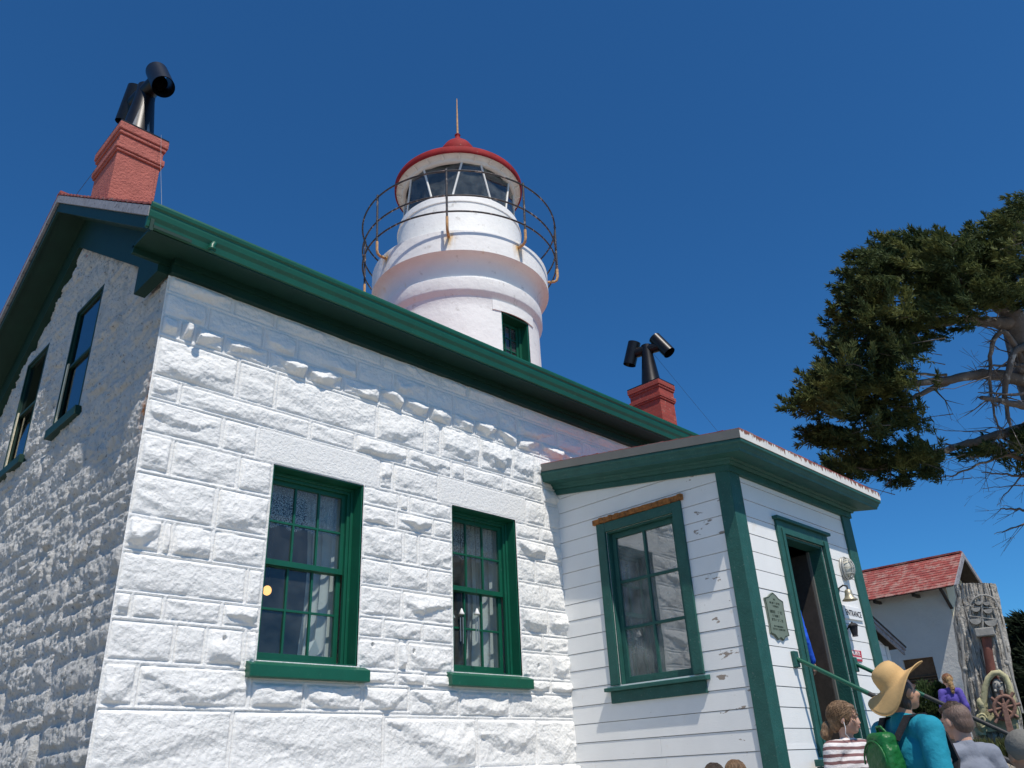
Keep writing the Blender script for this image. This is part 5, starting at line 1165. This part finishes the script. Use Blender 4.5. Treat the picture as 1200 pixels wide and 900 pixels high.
def person(head, h, yaw, label, skin, shirt, trousers, hair, head_yaw=0, head_pitch=0, hs_=1.0, wide=1.0, arms=None, sleeve=.45, group=None, lean=0.0, long_sleeve=False, stride=.0, neck=.0):
    """head = world point at the middle of the head; the feet come out at head.z - .935 h"""
    hp = Vector(head); foot = Vector((hp.x, hp.y, hp.z - (.935 - neck) * h)); root = thing('person', foot, label, 'person', group)
    rt = Matrix.Rotation(yaw - math.pi / 2, 3, 'Z'); L = lambda x, y, z: foot + rt @ Vector((x * h, y * h, z * h)); v = .0075
    body = MB(); C_ = lambda a, b_, r0, r1: capsule(body, L(*a), L(*b_), r0 * h, r1 * h)
    def E_(mb, c, r, rot=None): mb.ell(L(*c), tuple(q * h for q in r), (rt @ rot) if rot else rt, 20, 14)
    wd = wide
    # torso, pelvis, legs
    E_(body, (0, 0, .53), (.088 * wd, .062 * wd, .075)); E_(body, (0, .004, .61), (.074 * wd, .054 * wd, .08)); E_(body, (0, 0, .71), (.09 * wd, .06 * wd, .095)); C_((-.085 * wd, 0, .80), (.085 * wd, 0, .80), .034, .034)
    C_((0, -.006, .79), (0, .0, .885), .036, .031)
    for s_ in (-1, 1):
        f_ = stride * s_
        C_((s_ * .05 * wd, 0, .52), (s_ * .052, .006 + f_ * .5, .285), .060 * wd, .038); C_((s_ * .052, .006 + f_ * .5, .285), (s_ * .055, -.01 + f_, .05), .037, .022); C_((s_ * .055, -.02 + f_, .025), (s_ * .062, .075 + f_, .018), .024, .016)
    # arms: (elbow, wrist) offsets in heights from the shoulder
    arms = arms or {}
    J = {}
    for s_ in (-1, 1):
        sh_ = (s_ * .112 * wd, -.004, .795); el, wr = arms.get(s_, ((s_ * .035, -.02, -.17), (s_ * .03, .05, -.315)))
        el = tuple(a + b_ for a, b_ in zip(sh_, el)); wr = tuple(a + b_ for a, b_ in zip(sh_, wr)); J[s_] = (sh_, el, wr)
        C_(sh_, el, .033, .025); C_(el, wr, .025, .0165)
        wv = (Vector(wr) - Vector(el)).normalized(); side = Vector((0, 1, 0)) - wv * wv.y
        side = side.normalized() if side.length > .2 else Vector((1, 0, 0)); inn = wv.cross(side).normalized() * -s_
        W_ = Vector(wr); pc_ = W_ + wv * .028
        capsule(body, L(*W_), L(*(W_ + wv * .045)), .0155 * h, .019 * h); capsule(body, L(*(W_ + wv * .03 + side * .014)), L(*(W_ + wv * .05 - side * .014)), .010 * h, .010 * h)
        for q, (dx, ln_) in enumerate(((.020, .040), (.007, .046), (-.007, .043), (-.019, .034))):
            k0 = W_ + wv * .052 + side * dx; k1 = k0 + (wv * .9 + inn * .35).normalized() * ln_ * .55; k2 = k1 + (wv * .6 + inn * .8).normalized() * ln_ * .5; r_ = max(.0052 * h, .0085)
            capsule(body, L(*k0), L(*k1), r_, r_ * .95, 10); capsule(body, L(*k1), L(*k2), r_ * .95, r_ * .8, 10)
        t0 = W_ + wv * .018 + side * .014; t1 = t0 + (side * .8 + wv * .7 + inn * .3).normalized() * .024; t2 = t1 + (wv + inn * .4).normalized() * .02; r_ = max(.006 * h, .009); capsule(body, L(*t0), L(*t1), r_ * 1.15, r_, 10); capsule(body, L(*t1), L(*t2), r_, r_ * .85, 10)
    # head, turned on the neck
    hc = Vector((0, .012, .935 - neck)); hr = Matrix.Rotation(head_yaw, 3, 'Z') @ Matrix.Rotation(head_pitch, 3, 'X'); k = hs_
    HL = lambda x, y, z: tuple(hc + hr @ (Vector((x, y, z)) * k))
    def HE(mb, c, r, rot=None): mb.ell(L(*HL(*c)), tuple(q * h * k for q in r), rt @ hr @ (rot or Matrix.Identity(3)), 22, 16)
    HE(body, (0, -.008, .012), (.0455, .056, .052)); HE(body, (0, .016, -.020), (.037, .040, .040)); HE(body, (0, .030, -.046), (.021, .020, .016)); HE(body, (0, .0505, -.012), (.0062, .0095, .016)); HE(body, (0, .056, -.019), (.0078, .007, .0058))
    for s_ in (-1, 1): HE(body, (s_ * .0465, -.004, -.008), (.006, .012, .018), Matrix.Rotation(-.25 * s_, 3, 'Z')); HE(body, (s_ * .024, .036, -.018), (.016, .014, .013)); HE(body, (s_ * .019, .043, .010), (.017, .0085, .006))
    HE(body, (0, .049, -.033), (.012, .006, .0052))
    capsule(body, L(0, -.004, .86), L(*HL(0, -.006, -.02)), .031 * h, .034 * h * k)
    b_ = fused(body, 'body', skin, root, v, 3)
    ey = MB(); ow = MB()
    for s_ in (-1, 1):
        HE(ey, (s_ * .0185, .0455, .0005), (.0075, .005, .0042)); br_ = [L(*HL(s_ * x, .0535 - (x - .012) * .25, .0125 + .004 * math.sin((x - .008) * 140))) for x in (.008, .014, .020, .026)]; ow.tube(br_, .0022 * h * k, 6)
    ey.build('eye', M['eye'], b_); ow.build('eyebrow', M['brow'], b_)
    lp_ = MB(); HE(lp_, (0, .0535, -.0320), (.0115, .0035, .0024)); HE(lp_, (0, .0530, -.0362), (.0095, .0035, .0030)); lp_.build('mouth', M['lip'], b_)
    # clothes
    s2 = MB(); g_ = .011 / h
    def E2(c, r): s2.ell(L(*c), tuple((q + g_) * h for q in r), rt, 22, 16)
    E2((0, 0, .54), (.090 * wd, .066 * wd, .06)); E2((0, .004, .61), (.080 * wd, .060 * wd, .085)); E2((0, 0, .71), (.092 * wd, .063 * wd, .097)); capsule(s2, L(-.083 * wd, 0, .80), L(.083 * wd, 0, .80), (.036 + g_) * h, (.036 + g_) * h); capsule(s2, L(0, -.006, .80), L(0, -.004, .828), .046 * h, .040 * h)
    for s_ in (-1, 1):
        sh_, el, wr = J[s_]
        if long_sleeve: capsule(s2, L(*sh_), L(*el), (.036 + g_) * h, (.030 + g_) * h); capsule(s2, L(*el), L(*(Vector(el).lerp(Vector(wr), .93))), (.030 + g_) * h, (.020 + g_) * h)
        else:
            e2 = Vector(sh_).lerp(Vector(el), sleeve * 1.6); capsule(s2, L(*sh_), L(*e2), (.037 + g_) * h, (.032 + g_) * h)
    sr_ = fused(s2, 'shirt', shirt, root, .009, 4, folds=(.008, 8))
    t2 = MB(); t2.ell(L(0, 0, .525), (.096 * wd * h, .070 * wd * h, .075 * h), rt, 20, 14)
    for s_ in (-1, 1):
        f_ = stride * s_; capsule(t2, L(s_ * .05 * wd, 0, .52), L(s_ * .052, .006 + f_ * .5, .285), .068 * wd * h, .046 * h); capsule(t2, L(s_ * .052, .006 + f_ * .5, .285), L(s_ * .055, -.008 + f_, .07), .046 * h, .034 * h)
    fused(t2, 'trousers', trousers, root, .012, 3, folds=(.018, 8))
    sh2 = MB()
    for s_ in (-1, 1): f_ = stride * s_; capsule(sh2, L(s_ * .055, -.022 + f_, .028), L(s_ * .064, .08 + f_, .022), .030 * h, .024 * h)
    fused(sh2, 'shoes', M['shoe'], root, .010, 2)
    return root, L, HL, HE, h, k, rt, hr
def hair_mesh(mb, HE, parts):
    for c, r in parts: HE(mb, c, r)
az = R
# --- girl in the striped top, looking to the right
gh = at(988, 842, 5.45); girl = person(gh, 1.36, az(-112), 'girl in a pink and white striped short sleeved top with tied back brown hair', M['skin'], M['stripe'], M['navy'], M['hair_light'], head_yaw=az(38), head_pitch=az(-3), hs_=1.14, wide=.92,
     arms={1: ((.035, -.005, -.17), (.03, .05, -.30)), -1: ((-.035, -.03, -.17), (-.02, .03, -.31))}, sleeve=.42)
root, L, HL, HE, h, k, rt, hr = girl
hm = MB(); hair_mesh(hm, HE, [((0, -.016, .022), (.051, .056, .050)), ((0, -.030, .0), (.047, .042, .050)), ((.036, -.012, .012), (.016, .032, .034)), ((-.036, -.012, .012), (.016, .032, .034)), ((0, .018, .045), (.036, .028, .016)), ((0, -.050, -.03), (.030, .026, .030))])
hb_ = fused(hm, 'hair', M['hair_light'], root, .0065, 3, folds=(.005, 30))
bn = MB(); [HE(bn, c, r) for c, r in (((0, -.078, -.040), (.028, .026, .030)), ((.010, -.090, -.062), (.022, .020, .026)), ((-.008, -.084, -.058), (.022, .022, .028)))]; fused(bn, 'hair_bun', M['hair_light'], root, .0065, 3, folds=(.006, 40))
ws = MB(); rg_ = random.Random(8)
for i in range(26):
    s_ = rg_.choice((-1, 1)); a = Vector(HL(s_ * rg_.uniform(.02, .045), rg_.uniform(.02, .045), rg_.uniform(.0, .05))); d = Vector((s_ * rg_.uniform(.0, .012), rg_.uniform(.0, .02), -rg_.uniform(.01, .05))); dd = hr @ d
    ws.tube([L(*a), L(*(a + dd * .5 + Vector((0, .004, .002)))), L(*(a + dd))], [.0016, .0013, .0008], 4)
ws.build('loose_hair', M['hair_light'], root)
# white cord (earphone) hanging from her ear
ec = MB(); e0 = Vector(HL(.050, -.0, -.014)); e1 = Vector(HL(.052, .004, -.04)); e2 = Vector((.035, .05, .845)); ec.tube([L(*e0), L(*e1), L(*(e1.lerp(e2, .5) + Vector((.012, .0, -.004)))), L(*e2)], .0026, 6); ec.build('earphone_cord', M['white_tee'], root)
def strands(name, mt_, P, n, seed, aim, size=(.053, .062, .057), cen=(0, -.012, .014), keepf=lambda p: True, ln_=.05, wd_=.0016):
    """locks of hair lying over the head, combed towards a point behind it"""
    root, L, HL, HE, h, k, rt, hr = P; q = random.Random(seed); mb = MB(); aim = Vector(aim); c = Vector(cen); made = 0
    surf = lambda d: Vector((c.x + size[0] * d.x, c.y + size[1] * d.y, c.z + size[2] * d.z))
    while made < n:
        d = Vector((q.gauss(0, 1), q.gauss(0, 1), q.gauss(0, 1))).normalized(); p = surf(d)
        if not keepf(p): continue
        made += 1; pts = [p]; 
        for s_ in range(3):
            t_ = aim - pts[-1]; nd = ((pts[-1] - c)); nd = Vector((nd.x / size[0], nd.y / size[1], nd.z / size[2])).normalized(); t_ -= nd * t_.dot(nd); t_ += Vector((q.gauss(0, .25), q.gauss(0, .25), q.gauss(0, .25))) * t_.length
            nx_ = pts[-1] + t_.normalized() * ln_ / 3; dd = nx_ - c; dd = Vector((dd.x / size[0], dd.y / size[1], dd.z / size[2])).normalized(); pts.append(surf(dd) + dd * q.uniform(-.001, .003))
        w_ = wd_ * q.uniform(.6, 1.3); mb.tube([L(*HL(*pt)) for pt in pts], [w_ * h * .5, w_ * h, w_ * h * .9, w_ * h * .2], 4, caps=False)
    return mb.build(name, mt_, root)
strands('hair_locks', M['hair_light'], girl, 1100, 4, (0, -.075, -.035), keepf=lambda p: p.y < .030 + .5 * max(0, p.z - .015) and p.z > -.04 - .3 * p.y)
# --- woman with the tan hat and green pack
wh_ = at(1052, 812, 4.6); WY = az(-30)
woman = person(wh_, 1.66, WY, 'woman in a turquoise long sleeved top and wide tan hat, seen from behind', M['skin_tan'], M['turquoise'], M['navy'], M['hair_dark'], head_yaw=az(2), head_pitch=az(14), neck=.020, wide=1.04, long_sleeve=True,
     arms={1: ((.030, -.025, -.17), (.02, .07, -.29)), -1: ((-.03, .0, -.17), (-.01, .10, -.28))})
root, L, HL, HE, h, k, rt, hr = woman
hm = MB(); hair_mesh(hm, HE, [((0, -.010, .012), (.048, .053, .046)), ((0, -.020, -.03), (.040, .032, .036))]); fused(hm, 'hair', M['hair_dark'], root, .008, 2)
hat = thing('sun_hat', L(*HL(0, -.005, .035)), 'wide brimmed tan sun hat on the head of the woman in turquoise', 'hat')
hatR = rt @ hr @ Matrix.Rotation(az(20), 3, 'X') @ Matrix.Rotation(az(-14), 3, 'Y'); hcn = Vector(L(*HL(0, -.010, .038)))
def hat_pt(r_, a, z): return hcn + hatR @ Vector((r_ * math.cos(a) * .96, r_ * math.sin(a) * 1.04, z))
V, n = [], 72; prof = [(.0, .112), (.03, .111), (.050, .106), (.068, .094), (.079, .070), (.085, .035), (.087, .006)] + [(.089 + .108 * t_ / 8, -.001 - .022 * (t_ / 8) ** 1.2) for t_ in range(1, 9)]
for i, (r_, z) in enumerate(prof):
    for q in range(n):
        a = 2 * math.pi * q / n; t_ = max(0, (r_ - .089) / .108); wv = t_ ** 1.4 * (.028 * math.sin(2 * a + .7) + .012 * math.sin(3 * a + 2.2) - .03 * max(0, math.cos(a + math.pi / 2)) ** 2)
        V.append(hat_pt(r_, a, z + wv))
F_ = [(i * n + q, (i + 1) * n + q, (i + 1) * n + (q + 1) % n, i * n + (q + 1) % n) for i in range(len(prof) - 1) for q in range(n)]
ht = MB().add(V, F_, True); o = ht.build('hat_shell', M['straw'], hat); md = o.modifiers.new('thick', 'SOLIDIFY'); md.thickness = .004; md.offset = 0
ed = MB().tube([V[(len(prof) - 1) * n + q % n] for q in range(n + 1)], .0032, 6, caps=False); ed.build('brim_edge', M['straw'], hat)
# backpack
pk = thing('green_backpack', L(0, -.10, .62), 'small green nylon backpack on the back of the woman in turquoise', 'backpack')
bm_ = MB(); yb_ = -.078
def superell(mb, c, r, e=.55, nu=28, nv=18):
    sg_ = lambda x: math.copysign(abs(x) ** e, x); V = []
    for i in range(nv + 1):
        t_ = math.pi * i / nv
        for q in range(nu):
            a = 2 * math.pi * q / nu; V.append(Vector(L(c[0] + r[0] * sg_(math.sin(t_)) * sg_(math.cos(a)), c[1] + r[1] * sg_(math.sin(t_)) * sg_(math.sin(a)), c[2] + r[2] * sg_(math.cos(t_)))))
    mb.add(V, [(i * nu + q, (i + 1) * nu + q, (i + 1) * nu + (q + 1) % nu, i * nu + (q + 1) % nu) for i in range(nv) for q in range(nu)], True)
superell(bm_, (0, yb_ - .032, .665), (.062, .040, .112)); superell(bm_, (0, yb_ - .030, .745), (.052, .034, .050))
fused(bm_, 'pack_bag', M['pack'], pk, .009, 4, folds=(.014, 11))
pkt = MB(); superell(pkt, (0, yb_ - .080, .625), (.048, .016, .056)); fused(pkt, 'front_pocket', M['pack'], pk, .008, 3, folds=(.010, 14))
zp = MB(); zp.tube([L(.054 * math.cos(R(a)), yb_ - .070, .70 + .068 * math.sin(R(a))) for a in range(0, 181, 12)], .005, 7); zp.tube([L(-.02, yb_ - .02, .79), L(-.01, yb_ - .03, .81), L(.01, yb_ - .03, .81), L(.02, yb_ - .02, .79)], .008, 7); zp.build('trim', M['pack'], pk)
for s_ in (-1, 1):
    stp = [(s_ * .045, yb_ - .01, .765), (s_ * .062, -.035, .838), (s_ * .070, .02, .842), (s_ * .082, .075, .78), (s_ * .092, .088, .70), (s_ * .112, .03, .60), (s_ * .085, yb_ + .005, .56)]
    sb = MB(); P = [L(*p) for p in stp]
    for i in range(len(P) - 1):
        d = P[i + 1] - P[i]; sd = (rt @ Vector((1, 0, 0))) * .024; nn = d.cross(sd).normalized() * .006; sb.prism([P[i] - sd - nn, P[i] + sd - nn, P[i] + sd + nn, P[i] - sd + nn], d * 1.02)
    sb.build('shoulder_strap', M['pack_dark'], pk)
# --- boy with the clipped hair
bh = at(1123, 845, 5.0); boy = person(bh, 1.50, az(62), 'boy with short clipped hair in a blue grey t-shirt, seen from behind', M['skin'], M['grey_tee'], M['khaki'], M['hair_buzz'], head_yaw=az(4), head_pitch=az(-4), hs_=1.06, neck=.01, wide=1.02, sleeve=.5)
root, L, HL, HE, h, k, rt, hr = boy
hm = MB(); hair_mesh(hm, HE, [((0, -.012, .016), (.0475, .0565, .0505)), ((0, -.030, -.006), (.042, .036, .044))]); fused(hm, 'hair', M['hair_buzz'], root, .0065, 2)
hm = MB(); hair_mesh(hm, HE, [((0, -.004, .046), (.036, .048, .026)), ((0, .034, .044), (.028, .020, .018))]); fused(hm, 'hair_top', M['hair_dark'], root, .0065, 2, folds=(.012, 34))
# --- woman in purple near the shed
ph = at(1110, 797, 12.3); pur = person(ph, 1.24, az(20), 'woman in a purple top with a blond braid, walking away beside the shrub', M['skin'], M['purple'], M['navy'], M['hair_blond'], head_yaw=az(20), long_sleeve=True, wide=.84, hs_=1.12)
root, L, HL, HE, h, k, rt, hr = pur
hm = MB(); hair_mesh(hm, HE, [((0, -.012, .018), (.052, .058, .052))]); fused(hm, 'hair', M['hair_red'], root, .009, 2, folds=(.012, 30))
hm = MB(); hair_mesh(hm, HE, [((0, -.058, .0), (.034, .026, .04)), ((0, -.066, -.045), (.030, .022, .036)), ((.004, -.070, -.085), (.025, .020, .034)), ((.0, -.07, -.12), (.020, .016, .03))]); fused(hm, 'braid', M['hair_blond'], root, .008, 2, folds=(.014, 34))
# --- two small children at the bottom edge
for px, py, d, hh, hm_, lab, sh_m in ((863, 908, 5.5, 1.12, 'hair_light', 'small child with light brown hair, head top just showing under the porch window', 'white_tee'), (838, 911, 5.6, 1.10, 'hair_dark', 'small child with dark hair left of the light haired child, barely in the picture', 'pink')):
    kd = person(at(px, py, d), hh, az(20), lab, M['skin'], M[sh_m], M['navy'], M[hm_], hs_=1.2)
    hm = MB(); hair_mesh(hm, kd[3], [((0, -.012, .018), (.051, .059, .052)), ((0, -.032, -.012), (.047, .040, .05))]); fused(hm, 'hair', M[hm_], kd[0], .007, 2, folds=(.006, 30)); strands('hair_locks', M[hm_], kd, 500, 9, (0, -.03, -.09), keepf=lambda p: p.z > -.02, wd_=.0018)
# --- somebody in a grey knit cap at the right edge
gc = person(at(1203, 884, 4.2), 1.60, az(35), 'person in a grey knit cap cut off by the right edge of the picture', M['skin_tan'], M['navy'], M['khaki'], M['hair_dark'], wide=1.1)
root, L, HL, HE, h, k, rt, hr = gc
cp = thing('knit_cap', L(*HL(0, 0, .03)), 'grey knit cap on the head at the right edge of the picture', 'cap'); hm = MB(); hair_mesh(hm, HE, [((0, -.008, .022), (.054, .063, .055))]); fused(hm, 'cap_shell', M['cap_grey'], cp, .008, 2)
# --- visitor in bright blue just inside the doorway
db = person(Vector((6.52, -1.79, FL + .935 * 1.68)), 1.68, az(0), 'visitor in a bright blue top standing just inside the porch doorway', M['skin'], M['blue_shirt'], M['navy'], M['hair_dark'], long_sleeve=True)
hm = MB(); hair_mesh(hm, db[3], [((0, -.012, .018), (.051, .059, .052))]); fused(hm, 'hair', M['hair_dark'], db[0], .009, 2)
strands('hair_locks', M['hair_dark'], boy, 260, 6, (0, .09, .05), size=(.040, .052, .062), cen=(0, .0, .010), keepf=lambda p: p.z > .045, ln_=.03)
strands('hair_locks', M['hair_blond'], pur, 120, 7, (0, -.085, -.05), keepf=lambda p: p.z > -.04 and p.y < .03)
